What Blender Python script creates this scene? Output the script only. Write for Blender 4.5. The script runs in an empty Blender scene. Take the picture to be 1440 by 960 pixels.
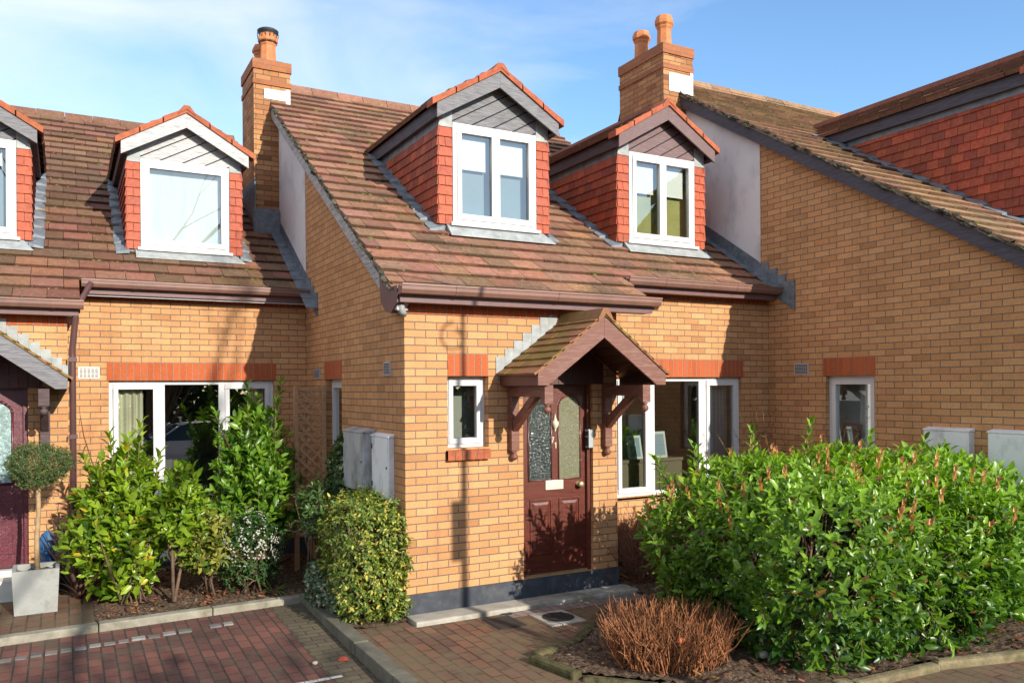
import bpy, math, random
import numpy as np
from mathutils import Vector, Matrix
R = math.radians
S = bpy.context.scene
COL = S.collection
rnd = random.Random(7)

# ------------------------------------------------------------------ camera
cam_d = bpy.data.cameras.new('camera'); cam = bpy.data.objects.new('camera', cam_d); COL.objects.link(cam)
CAM = Vector((-2.866, -7.381, 1.979)); YAW, ROLL = 0.5007, -0.0069
ax = Vector((math.sin(YAW), math.cos(YAW), 0)); rt = Vector((math.cos(YAW), -math.sin(YAW), 0)); up = Vector((0, 0, 1))
rt2 = rt*math.cos(ROLL) + up*math.sin(ROLL); up2 = up*math.cos(ROLL) - rt*math.sin(ROLL)
cam.matrix_world = Matrix(((rt2.x, up2.x, -ax.x, CAM.x), (rt2.y, up2.y, -ax.y, CAM.y), (rt2.z, up2.z, -ax.z, CAM.z), (0, 0, 0, 1)))
cam_d.sensor_width = 36; cam_d.lens = 36*1151.67/1440; cam_d.shift_y = 65.3/1440
cam_d.clip_start = 0.05; cam_d.clip_end = 2000
S.camera = cam

# ------------------------------------------------------------------ light
SUN_A, SUN_B = 0.225, 0.43                       # towards the sun: (+A, -1, +B)
elev = math.atan2(SUN_B, math.hypot(SUN_A, 1)); azim = math.atan2(SUN_A, -1)
W = bpy.data.worlds.new('World'); S.world = W; W.use_nodes = True
nt = W.node_tree; N = nt.nodes; K = nt.links
bg = N['Background']; sky = N.new('ShaderNodeTexSky'); sky.sky_type = 'NISHITA'; sky.sun_disc = False
sky.sun_elevation = elev; sky.sun_rotation = azim; sky.air_density = 1.0; sky.dust_density = 0.25; sky.ozone_density = 2.2
tc = N.new('ShaderNodeTexCoord'); mp = N.new('ShaderNodeMapping'); mp.inputs['Scale'].default_value = (1.1, 1.1, 3.2); mp.inputs['Rotation'].default_value = (0.25, 0.35, 0.5)
cn = N.new('ShaderNodeTexNoise'); cn.inputs['Scale'].default_value = 2.1; cn.inputs['Detail'].default_value = 9; cn.inputs['Roughness'].default_value = 0.52; cn.inputs['Distortion'].default_value = 0.5
sx = N.new('ShaderNodeSeparateXYZ')
K.new(tc.outputs['Generated'], mp.inputs['Vector']); K.new(mp.outputs[0], cn.inputs['Vector']); K.new(tc.outputs['Generated'], sx.inputs[0])
m1 = N.new('ShaderNodeMath'); m1.operation = 'MULTIPLY_ADD'; m1.inputs[1].default_value = -0.30; m1.inputs[2].default_value = 0.09   # more cloud to the left (-x)
K.new(sx.outputs['X'], m1.inputs[0])
m2 = N.new('ShaderNodeMath'); m2.operation = 'ADD'; K.new(cn.outputs['Fac'], m2.inputs[0]); K.new(m1.outputs[0], m2.inputs[1])
cr = N.new('ShaderNodeValToRGB'); cr.color_ramp.elements[0].position = 0.40; cr.color_ramp.elements[1].position = 0.74
cr.color_ramp.elements[0].color = (0, 0, 0, 1); cr.color_ramp.elements[1].color = (0.72, 0.72, 0.72, 1)
K.new(m2.outputs[0], cr.inputs[0])
mx = N.new('ShaderNodeMix'); mx.data_type = 'RGBA'; mx.inputs[7].default_value = (5.0, 5.05, 5.4, 1)
tn = N.new('ShaderNodeMix'); tn.data_type = 'RGBA'; tn.blend_type = 'MULTIPLY'; tn.inputs[0].default_value = 1; tn.inputs[7].default_value = (0.88, 1.04, 1.14, 1)
K.new(sky.outputs[0], tn.inputs[6])
K.new(cr.outputs[0], mx.inputs[0]); K.new(tn.outputs[2], mx.inputs[6]); K.new(mx.outputs[2], bg.inputs['Color'])
bg.inputs['Strength'].default_value = 0.145
sd = bpy.data.lights.new('sun', 'SUN'); sd.energy = 4.1; sd.angle = R(0.53); sd.color = (1.0, 0.92, 0.80)
sun = bpy.data.objects.new('sun', sd); COL.objects.link(sun); sun.location = (4, -18, 9)
sun.rotation_euler = Vector((-SUN_A, 1, -SUN_B)).to_track_quat('-Z', 'Y').to_euler()
S.view_settings.view_transform = 'Standard'; S.view_settings.look = 'None'; S.view_settings.gamma = 1; S.view_settings.exposure = 0.70
S.render.engine = 'CYCLES'
S.cycles.max_bounces = 8; S.cycles.diffuse_bounces = 5; S.cycles.transparent_max_bounces = 8; S.cycles.caustics_reflective = False; S.cycles.caustics_refractive = False
S.cycles.use_denoising = True

# ------------------------------------------------------------------ materials
def new_mat(name):
    m = bpy.data.materials.new(name); m.use_nodes = True
    return m, m.node_tree.nodes, m.node_tree.links, m.node_tree.nodes['Principled BSDF']
def rgb(c): return (c[0], c[1], c[2], 1)
def noise(N, K, scale, detail=5, rough=0.55, vec=None, stretch=None):
    g = N.new('ShaderNodeNewGeometry'); n = N.new('ShaderNodeTexNoise')
    n.inputs['Scale'].default_value = scale; n.inputs['Detail'].default_value = detail; n.inputs['Roughness'].default_value = rough
    v = vec if vec is not None else g.outputs['Position']
    if stretch:
        mp = N.new('ShaderNodeMapping'); mp.inputs['Scale'].default_value = stretch; K.new(v, mp.inputs['Vector']); v = mp.outputs[0]
    K.new(v, n.inputs['Vector']); return n
def ramp(N, K, fac, stops):
    r = N.new('ShaderNodeValToRGB'); e = r.color_ramp.elements
    while len(e) < len(stops): e.new(0.5)
    for el, (p, c) in zip(e, stops):
        el.position = p; el.color = rgb(c) if isinstance(c, (tuple, list)) else (c, c, c, 1)
    K.new(fac, r.inputs[0]); return r
def mix(N, K, a, b, fac, mode='MIX'):
    m = N.new('ShaderNodeMix'); m.data_type = 'RGBA'; m.blend_type = mode
    for s, v in ((6, a), (7, b), (0, fac)):
        if hasattr(v, 'links') or hasattr(v, 'is_linked'): K.new(v, m.inputs[s])
        elif s == 0: m.inputs[0].default_value = v
        else: m.inputs[s].default_value = rgb(v)
    return m.outputs[2]
def bump(N, K, b, h, strength, dist):
    n = N.new('ShaderNodeBump'); n.inputs['Strength'].default_value = strength; n.inputs['Distance'].default_value = dist
    K.new(h, n.inputs['Height']); K.new(n.outputs[0], b.inputs['Normal']); return n
def simple(name, base, rough=0.6, spec=0.5, metal=0, var=0.0, vscale=8, bmp=0.0, bscale=60, attr=False, dirt=None, dscale=3, damt=0.5, stretch=None, coat=0):
    m, N, K, b = new_mat(name)
    c = base
    if attr:
        a = N.new('ShaderNodeAttribute'); a.attribute_name = 'col'; c = mix(N, K, base, a.outputs['Color'], 1.0, 'MULTIPLY')
    if var:
        n = noise(N, K, vscale, 6, 0.6, stretch=stretch)
        r = ramp(N, K, n.outputs['Fac'], [(0.3, 1-var), (0.7, 1+var)]); c = mix(N, K, c, r.outputs[0], 1.0, 'MULTIPLY')
    if dirt:
        n = noise(N, K, dscale, 8, 0.68, stretch=stretch)
        r = ramp(N, K, n.outputs['Fac'], [(0.50, 0.0), (0.68, damt)]); c = mix(N, K, c, dirt, r.outputs[0])
    if isinstance(c, tuple): b.inputs['Base Color'].default_value = rgb(c)
    else: K.new(c, b.inputs['Base Color'])
    b.inputs['Roughness'].default_value = rough; b.inputs['Metallic'].default_value = metal; b.inputs['Specular IOR Level'].default_value = spec
    if coat: b.inputs['Coat Weight'].default_value = coat; b.inputs['Coat Roughness'].default_value = 0.12
    if bmp:
        n = noise(N, K, bscale, 6, 0.65, stretch=stretch); bump(N, K, b, n.outputs['Fac'], bmp, 0.01)
    return m
def brick(name, c1, c2, mortar, bw=0.225, rh=0.075, off=0.5, ms=0.0052, rough=0.85, depth=0.010, var=0.20, moss=None, streak=0.0, vary=0.0):
    m, N, K, b = new_mat(name)
    uv = N.new('ShaderNodeUVMap'); t = N.new('ShaderNodeTexBrick')
    # small wander of the joints so that the courses are not ruled
    g = noise(N, K, 3.5, 3); ad = N.new('ShaderNodeVectorMath'); ad.operation = 'MULTIPLY_ADD'
    ad.inputs[1].default_value = (0.006, 0.006, 0); K.new(g.outputs['Color'], ad.inputs[0]); K.new(uv.outputs[0], ad.inputs[2])
    K.new(ad.outputs[0], t.inputs['Vector'])
    t.offset = off; t.offset_frequency = 2; t.squash = 1
    for k, v in (('Scale', 1), ('Mortar Size', ms), ('Mortar Smooth', 0.25), ('Bias', 0), ('Brick Width', bw), ('Row Height', rh)): t.inputs[k].default_value = v
    t.inputs['Color1'].default_value = rgb(c1); t.inputs['Color2'].default_value = rgb(c2); t.inputs['Mortar'].default_value = rgb(mortar)
    n = noise(N, K, 1.1, 6, 0.6); r = ramp(N, K, n.outputs['Fac'], [(0.25, 1-var), (0.75, 1+var*0.6)])
    bc = t.outputs['Color']
    if vary:                                            # every brick fired a little differently
        def mth(op, a, b=None):
            q = N.new('ShaderNodeMath'); q.operation = op
            for k, v in enumerate((a, b)):
                if v is None: continue
                if isinstance(v, (int, float)): q.inputs[k].default_value = v
                else: K.new(v, q.inputs[k])
            return q.outputs[0]
        sp = N.new('ShaderNodeSeparateXYZ'); K.new(ad.outputs[0], sp.inputs[0])
        row = mth('FLOOR', mth('DIVIDE', sp.outputs['Y'], rh)); odd = mth('FLOORED_MODULO', row, 2.0)
        colm = mth('FLOOR', mth('SUBTRACT', mth('ADD', mth('DIVIDE', sp.outputs['X'], bw), off), mth('MULTIPLY', odd, off)))
        cb = N.new('ShaderNodeCombineXYZ'); K.new(colm, cb.inputs[0]); K.new(row, cb.inputs[1]); wn = N.new('ShaderNodeTexWhiteNoise'); wn.noise_dimensions = '2D'; K.new(cb.outputs[0], wn.inputs['Vector'])
        rv = ramp(N, K, wn.outputs['Value'], [(0.0, (1-1.6*vary, 1-1.8*vary, 1-1.9*vary)), (0.10, (1-vary*.5, 1-vary*.75, 1-vary)), (0.5, (1, 1, 1)), (0.85, (1+vary*.30, 1+vary*.45, 1+vary*.6)), (1.0, (1+vary*.1, 1-vary*.4, 1-vary*.7))])
        vb = mix(N, K, bc, rv.outputs[0], 1.0, 'MULTIPLY'); bc = mix(N, K, vb, bc, t.outputs['Fac'])
    c = mix(N, K, bc, r.outputs[0], 1.0, 'MULTIPLY')
    n2 = noise(N, K, 55, 4, 0.7); r2 = ramp(N, K, n2.outputs['Fac'], [(0.25, 0.80), (0.75, 1.14)]); c = mix(N, K, c, r2.outputs[0], 1.0, 'MULTIPLY')
    if streak:
        n4 = noise(N, K, 1.0, 7, 0.7, stretch=(5, 5, .55)); r4 = ramp(N, K, n4.outputs['Fac'], [(0.50, 0.0), (0.72, streak)]); c = mix(N, K, c, (0.17, 0.10, 0.055), r4.outputs[0])
    if moss:
        n3 = noise(N, K, moss[1], 8, 0.7); r3 = ramp(N, K, n3.outputs['Fac'], [(moss[2], 0.0), (moss[2]+0.14, moss[3])]); c = mix(N, K, c, moss[0], r3.outputs[0])
    K.new(c, b.inputs['Base Color']); b.inputs['Roughness'].default_value = rough; b.inputs['Specular IOR Level'].default_value = 0.25
    inv = N.new('ShaderNodeMath'); inv.operation = 'MULTIPLY_ADD'; inv.inputs[1].default_value = -1; K.new(t.outputs['Fac'], inv.inputs[0])
    sc = N.new('ShaderNodeMath'); sc.operation = 'MULTIPLY'; sc.inputs[1].default_value = 0.35; K.new(n2.outputs['Fac'], sc.inputs[0]); K.new(sc.outputs[0], inv.inputs[2])
    bump(N, K, b, inv.outputs[0], 0.9, depth); return m
def wood(name, base, streak, amt=0.6, rough=0.7, stretch=(3, 3, 40), scale=2.0, thr=(0.42, 0.62), coat=0):
    m, N, K, b = new_mat(name)
    n = noise(N, K, scale, 8, 0.65, stretch=stretch); r = ramp(N, K, n.outputs['Fac'], [(thr[0], 0.0), (thr[1], amt)])
    c = mix(N, K, base, streak, r.outputs[0])
    n2 = noise(N, K, scale*6, 5, 0.6, stretch=stretch); r2 = ramp(N, K, n2.outputs['Fac'], [(0.3, 0.82), (0.7, 1.12)]); c = mix(N, K, c, r2.outputs[0], 1.0, 'MULTIPLY')
    K.new(c, b.inputs['Base Color']); b.inputs['Roughness'].default_value = rough
    if coat: b.inputs['Coat Weight'].default_value = coat; b.inputs['Coat Roughness'].default_value = 0.18
    bump(N, K, b, n2.outputs['Fac'], 0.35, 0.006); return m
def tile_mat(name, base, moss, lichen, mthr=0.56, rough=0.8):
    m, N, K, b = new_mat(name)
    a = N.new('ShaderNodeAttribute'); a.attribute_name = 'col'; c = mix(N, K, base, a.outputs['Color'], 1.0, 'MULTIPLY')
    n = noise(N, K, 14, 8, 0.7); r = ramp(N, K, n.outputs['Fac'], [(0.28, 0.66), (0.72, 1.22)]); c = mix(N, K, c, r.outputs[0], 1.0, 'MULTIPLY')
    big = noise(N, K, 0.9, 5, 0.6); fine = noise(N, K, 26, 8, 0.75)
    ad = N.new('ShaderNodeMath'); ad.operation = 'MULTIPLY_ADD'; ad.inputs[1].default_value = 0.55; K.new(big.outputs['Fac'], ad.inputs[0])
    sc = N.new('ShaderNodeMath'); sc.operation = 'MULTIPLY'; sc.inputs[1].default_value = 0.55; K.new(fine.outputs['Fac'], sc.inputs[0]); K.new(sc.outputs[0], ad.inputs[2])
    r2 = ramp(N, K, ad.outputs[0], [(mthr, 0.0), (mthr+0.08, 0.75)]); c = mix(N, K, c, moss, r2.outputs[0])
    sp = noise(N, K, 48, 3, 0.5); r3 = ramp(N, K, sp.outputs['Fac'], [(0.685, 0.0), (0.73, 0.8)]); c = mix(N, K, c, lichen, r3.outputs[0])
    K.new(c, b.inputs['Base Color']); b.inputs['Roughness'].default_value = rough; b.inputs['Specular IOR Level'].default_value = 0.3
    bump(N, K, b, fine.outputs['Fac'], 0.5, 0.008); return m
def leaf_mat(name, rough=0.35, trans=0.30, tcol=(1.15, 1.35, 0.5), spec=0.5):
    m, N, K, b = new_mat(name)
    a = N.new('ShaderNodeAttribute'); a.attribute_name = 'col'
    n = noise(N, K, 30, 4, 0.6); r = ramp(N, K, n.outputs['Fac'], [(0.3, 0.82), (0.7, 1.15)]); c = mix(N, K, a.outputs['Color'], r.outputs[0], 1.0, 'MULTIPLY')
    K.new(c, b.inputs['Base Color']); b.inputs['Roughness'].default_value = rough; b.inputs['Specular IOR Level'].default_value = spec
    tr = N.new('ShaderNodeBsdfTranslucent'); tcx = mix(N, K, c, tcol, 1.0, 'MULTIPLY'); K.new(tcx, tr.inputs['Color'])
    ms = N.new('ShaderNodeMixShader'); ms.inputs[0].default_value = trans
    K.new(b.outputs[0], ms.inputs[1]); K.new(tr.outputs[0], ms.inputs[2]); K.new(ms.outputs[0], N['Material Output'].inputs['Surface']); return m
def glass_mat(name, tint=(0.86, 0.92, 0.90), refl=1.6, wob=0.0, wscale=60, rough=0.0, base_refl=0.07):
    m, N, K, b = new_mat(name); N.remove(b)
    t = N.new('ShaderNodeBsdfTransparent'); t.inputs['Color'].default_value = rgb(tint)
    g = N.new('ShaderNodeBsdfGlossy'); g.inputs['Roughness'].default_value = rough
    f = N.new('ShaderNodeFresnel'); f.inputs['IOR'].default_value = 1.5
    ml = N.new('ShaderNodeMath'); ml.operation = 'MULTIPLY_ADD'; ml.inputs[1].default_value = refl; ml.inputs[2].default_value = base_refl; ml.use_clamp = True
    K.new(f.outputs[0], ml.inputs[0]); x = N.new('ShaderNodeMixShader'); K.new(ml.outputs[0], x.inputs[0]); K.new(t.outputs[0], x.inputs[1]); K.new(g.outputs[0], x.inputs[2])
    nn = noise(N, K, 1.3 if not wob else wscale, 3, 0.5); bp = N.new('ShaderNodeBump'); bp.inputs['Strength'].default_value = wob if wob else 0.012; bp.inputs['Distance'].default_value = 0.01
    K.new(nn.outputs['Fac'], bp.inputs['Height']); K.new(bp.outputs[0], g.inputs['Normal'])
    K.new(x.outputs[0], N['Material Output'].inputs['Surface']); return m

M = {}
M['brick'] = brick('buff_brick', (0.60, 0.315, 0.138), (0.535, 0.262, 0.110), (0.165, 0.142, 0.120), ms=0.0050, var=0.16, streak=0.28, vary=0.15)
M['brick_old'] = brick('weathered_buff_brick', (0.50, 0.245, 0.10), (0.39, 0.17, 0.07), (0.13, 0.11, 0.09), ms=0.0052, vary=0.3, moss=((0.07, 0.065, 0.03), 5, 0.56, 0.6))
M['red_course'] = brick('red_brick_course', (0.40, 0.145, 0.060), (0.32, 0.11, 0.045), (0.24, 0.19, 0.15), moss=((0.12, 0.10, 0.05), 6, 0.54, 0.5))
M['soldier'] = brick('red_soldier_brick', (0.47, 0.115, 0.038), (0.39, 0.085, 0.028), (0.30, 0.22, 0.17), bw=0.075, rh=0.225, off=0.0, var=0.1)
M['tile'] = tile_mat('concrete_roof_tile', (0.285, 0.142, 0.086), (0.080, 0.060, 0.032), (0.52, 0.46, 0.36), mthr=0.575)
M['tile_mossy'] = tile_mat('mossy_porch_tile', (0.28, 0.11, 0.06), (0.175, 0.150, 0.028), (0.36, 0.30, 0.10), mthr=0.50)
M['tile_c'] = tile_mat('sun_bleached_roof_tile', (0.32, 0.185, 0.105), (0.080, 0.058, 0.027), (0.46, 0.42, 0.30), mthr=0.575)
M['cheek'] = simple('red_clay_hanging_tile', (0.35, 0.066, 0.024), 0.58, 0.35, var=0.26, vscale=22, bmp=0.25, bscale=90, attr=True)
M['newtile'] = simple('orange_verge_tile', (0.37, 0.098, 0.042), 0.75, 0.3, var=0.22, vscale=14, bmp=0.4, bscale=70, attr=True, dirt=(0.14, 0.07, 0.04), dscale=9, damt=0.5)
M['terracotta'] = simple('terracotta', (0.56, 0.20, 0.075), 0.7, 0.3, var=0.15, vscale=9, bmp=0.2, dirt=(0.16, 0.10, 0.05), dscale=7, damt=0.5)
M['lead'] = simple('grey_lead', (0.135, 0.158, 0.180), 0.5, 0.5, var=0.35, vscale=9, bmp=0.7, bscale=18, dirt=(0.30, 0.32, 0.32), dscale=7, damt=0.5)
M['lead_pale'] = simple('pale_lead', (0.30, 0.32, 0.315), 0.55, 0.5, var=0.28, vscale=9, bmp=0.6, bscale=18, dirt=(0.26, 0.27, 0.24), dscale=8, damt=0.5)
M['pvc'] = simple('white_pvc', (0.60, 0.60, 0.595), 0.32, 0.5, var=0.03, vscale=4)
M['render'] = simple('white_render', (0.69, 0.68, 0.67), 0.9, 0.2, var=0.06, vscale=2, bmp=0.3, bscale=120, dirt=(0.36, 0.35, 0.35), dscale=2.4, damt=0.55, stretch=(1, 1, 0.6))
M['plinth'] = simple('dark_painted_plinth', (0.048, 0.055, 0.068), 0.75, 0.3, var=0.3, vscale=5, bmp=0.3, bscale=60, dirt=(0.12, 0.12, 0.12), dscale=6, damt=0.5)
M['concrete'] = simple('worn_concrete', (0.36, 0.34, 0.29), 0.9, 0.2, var=0.2, vscale=6, bmp=0.5, bscale=70, dirt=(0.15, 0.145, 0.09), dscale=3.5, damt=0.7)
M['kerb'] = simple('mossy_kerb_stone', (0.27, 0.25, 0.195), 0.9, 0.2, var=0.25, vscale=7, bmp=0.6, bscale=50, dirt=(0.10, 0.10, 0.055), dscale=4, damt=0.75)
M['kerb_dark'] = simple('damp_kerb_stone', (0.135, 0.125, 0.095), 0.85, 0.3, var=0.25, vscale=7, bmp=0.6, bscale=50, dirt=(0.065, 0.075, 0.04), dscale=4, damt=0.7)
M['wood_grey'] = wood('peeling_grey_boards', (0.205, 0.205, 0.215), (0.085, 0.075, 0.078), 0.8)
M['wood_white'] = wood('flaking_white_boards', (0.46, 0.455, 0.45), (0.20, 0.195, 0.19), 0.85, thr=(0.50, 0.66))
M['wood_purple'] = wood('faded_brown_boards', (0.155, 0.092, 0.090), (0.30, 0.27, 0.27), 0.5, thr=(0.52, 0.72))
M['wood_dark'] = wood('dark_brown_boards', (0.062, 0.033, 0.034), (0.135, 0.10, 0.105), 0.5)
M['wood_navy'] = wood('blackish_bargeboard', (0.050, 0.042, 0.056), (0.125, 0.12, 0.14), 0.45)
M['wood_verge'] = wood('bleached_verge_board', (0.46, 0.46, 0.45), (0.135, 0.105, 0.10), 0.8)
M['wood_porch'] = wood('red_brown_porch_timber', (0.165, 0.058, 0.036), (0.30, 0.19, 0.15), 0.6, rough=0.5, thr=(0.50, 0.68))
M['wood_soffit'] = wood('porch_soffit_boards', (0.105, 0.036, 0.026), (0.06, 0.022, 0.018), 0.6, rough=0.45)
M['door'] = wood('mahogany_door', (0.135, 0.032, 0.019), (0.075, 0.017, 0.012), 0.8, rough=0.28, coat=0.45)
M['door_plum'] = wood('plum_door', (0.115, 0.016, 0.028), (0.07, 0.012, 0.020), 0.8, rough=0.3, coat=0.3)
M['gutter'] = simple('brown_gutter_plastic', (0.215, 0.112, 0.085), 0.42, 0.5, var=0.14, vscale=3, dirt=(0.12, 0.085, 0.07), dscale=4, damt=0.7, stretch=(1, 1, .4))
M['gutter_dark'] = simple('brown_downpipe', (0.100, 0.050, 0.048), 0.35, 0.5, var=0.1)
M['fascia'] = simple('brown_fascia', (0.15, 0.080, 0.078), 0.5, 0.4, var=0.12)
M['brass'] = simple('tarnished_brass', (0.62, 0.50, 0.25), 0.38, 0.5, metal=0.75, var=0.15)
M['cream'] = simple('cream_metal', (0.66, 0.60, 0.45), 0.4, 0.5, var=0.08)
M['iron'] = simple('dark_iron', (0.020, 0.018, 0.018), 0.6, 0.5, var=0.25, bmp=0.4, bscale=80)
M['galv'] = simple('galvanised_metal', (0.55, 0.57, 0.60), 0.35, 0.5, metal=0.7, var=0.1)
M['mortar'] = simple('mossy_verge_mortar', (0.17, 0.145, 0.105), 0.95, 0.1, var=0.5, vscale=12, bmp=1.0, bscale=45, dirt=(0.035, 0.034, 0.024), dscale=7, damt=0.95)
M['soil'] = simple('bark_chip_soil', (0.085, 0.056, 0.038), 0.95, 0.1, var=0.7, vscale=45, bmp=1.0, bscale=80, dirt=(0.27, 0.20, 0.14), dscale=38, damt=0.85)
M['bark'] = simple('brown_bark', (0.16, 0.105, 0.070), 0.9, 0.2, var=0.3, vscale=20, bmp=0.6, bscale=60)
M['pale_bark'] = simple('pale_trunk_bark', (0.36, 0.245, 0.135), 0.85, 0.2, var=0.25, vscale=16, bmp=0.5, bscale=60)
M['twig'] = simple('orange_twig', (0.36, 0.165, 0.070), 0.7, 0.3, attr=True, var=0.2, vscale=12)
M['dark_twig'] = simple('dry_brown_twig', (0.17, 0.088, 0.056), 0.85, 0.2, attr=True, var=0.2, vscale=12)
M['leaf'] = leaf_mat('glossy_leaf', 0.33, 0.34, (1.3,1.45,.45), spec=0.45)
M['leaf_soft'] = leaf_mat('soft_leaf', 0.5, 0.30)
M['leaf_dry'] = leaf_mat('strap_leaf', 0.5, 0.12, (1.1, 0.9, 0.7))
M['bud'] = leaf_mat('red_bud', 0.5, 0.15, (1.1, 0.9, 0.7))
M['petal'] = leaf_mat('white_petal', 0.6, 0.25, (1, 1, 1))
M['glass'] = glass_mat('window_glass', base_refl=0.13, refl=2.4)
M['glass_obscure'] = glass_mat('obscure_door_glass', (0.55, 0.66, 0.60), 1.6, 0.9, 55, 0.12, 0.08)
M['room'] = simple('dim_room_wall', (0.13, 0.12, 0.105), 0.9, 0.1)
M['room_pale'] = simple('pale_room_wall', (0.36, 0.35, 0.29), 0.9, 0.1)
M['room_olive'] = simple('olive_room_wall', (0.36, 0.34, 0.13), 0.9, 0.1, var=0.2, vscale=2)
M['net'] = simple('blue_grey_net', (0.235, 0.30, 0.335), 0.9, 0.1, var=0.06, vscale=3)
M['sheer'] = simple('white_sheer_net', (0.72, 0.75, 0.74), 0.9, 0.1, var=0.06, vscale=3, stretch=(6, 6, 0.6), dirt=(0.55, 0.60, 0.54), dscale=2, damt=0.7)
M['blind'] = simple('white_blind', (0.86, 0.85, 0.80), 0.8, 0.2)
M['curtain_cream'] = simple('cream_curtain', (0.62, 0.58, 0.42), 0.9, 0.1)
M['curtain_white'] = simple('white_curtain', (0.72, 0.74, 0.74), 0.9, 0.1)
M['curtain_blue'] = simple('pale_blue_curtain', (0.46, 0.54, 0.58), 0.9, 0.1)
M['box_white'] = simple('white_meter_box', (0.78, 0.79, 0.80), 0.45, 0.4, var=0.08, vscale=3, dirt=(0.34, 0.34, 0.32), dscale=6, damt=0.6, stretch=(1, 1, 0.5))
M['box_grey'] = simple('grimy_meter_box', (0.40, 0.41, 0.41), 0.6, 0.4, var=0.2, vscale=4, dirt=(0.10, 0.10, 0.085), dscale=5, damt=0.8, stretch=(1, 1, 0.5))
M['vent'] = simple('grey_vent_plastic', (0.42, 0.42, 0.43), 0.5, 0.4)
M['vent_white'] = simple('white_vent_plastic', (0.72, 0.71, 0.66), 0.5, 0.4)
M['hole'] = simple('vent_slot', (0.03, 0.03, 0.035), 0.9, 0.1)
M['trellis'] = wood('tan_trellis_timber', (0.46, 0.27, 0.14), (0.30, 0.16, 0.08), 0.6)
M['pot'] = simple('pale_cement_pot', (0.31, 0.315, 0.295), 0.8, 0.2, var=0.13, vscale=5, bmp=0.25, bscale=60, dirt=(0.19, 0.195, 0.17), dscale=5, damt=0.7)
M['blue'] = simple('blue_fabric', (0.020, 0.085, 0.20), 0.5, 0.4, var=0.25, vscale=9)
M['coir'] = simple('coir_mat', (0.30, 0.17, 0.075), 0.95, 0.1, var=0.3, vscale=40)
M['stepwhite'] = simple('pale_step', (0.60, 0.59, 0.52), 0.7, 0.3, var=0.1)
M['whiteline'] = simple('worn_white_paint', (0.52, 0.52, 0.48), 0.8, 0.2, var=0.15, vscale=14, dirt=(0.20, 0.16, 0.12), dscale=18, damt=0.8)
M['picture'] = simple('brown_picture_back', (0.22, 0.115, 0.055), 0.7, 0.3)
M['frame_silver'] = simple('silver_frame', (0.50, 0.52, 0.50), 0.4, 0.5)
M['sandwood'] = simple('brown_table_wood', (0.17, 0.135, 0.08), 0.5, 0.4)
M['moss'] = simple('moss_cushion', (0.115, 0.100, 0.032), 0.95, 0.1, var=0.4, vscale=30, bmp=1.0, bscale=90, attr=True)
M['flash_white'] = simple('whitened_lead', (0.62, 0.63, 0.62), 0.6, 0.3, var=0.08, vscale=6, dirt=(0.40, 0.40, 0.38), dscale=7, damt=0.5)
M['verge_moss'] = simple('black_verge_moss', (0.050, 0.046, 0.030), 0.95, 0.1, var=0.6, vscale=25, bmp=1.0, bscale=80, attr=True, dirt=(0.22, 0.20, 0.15), dscale=14, damt=0.7)

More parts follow.
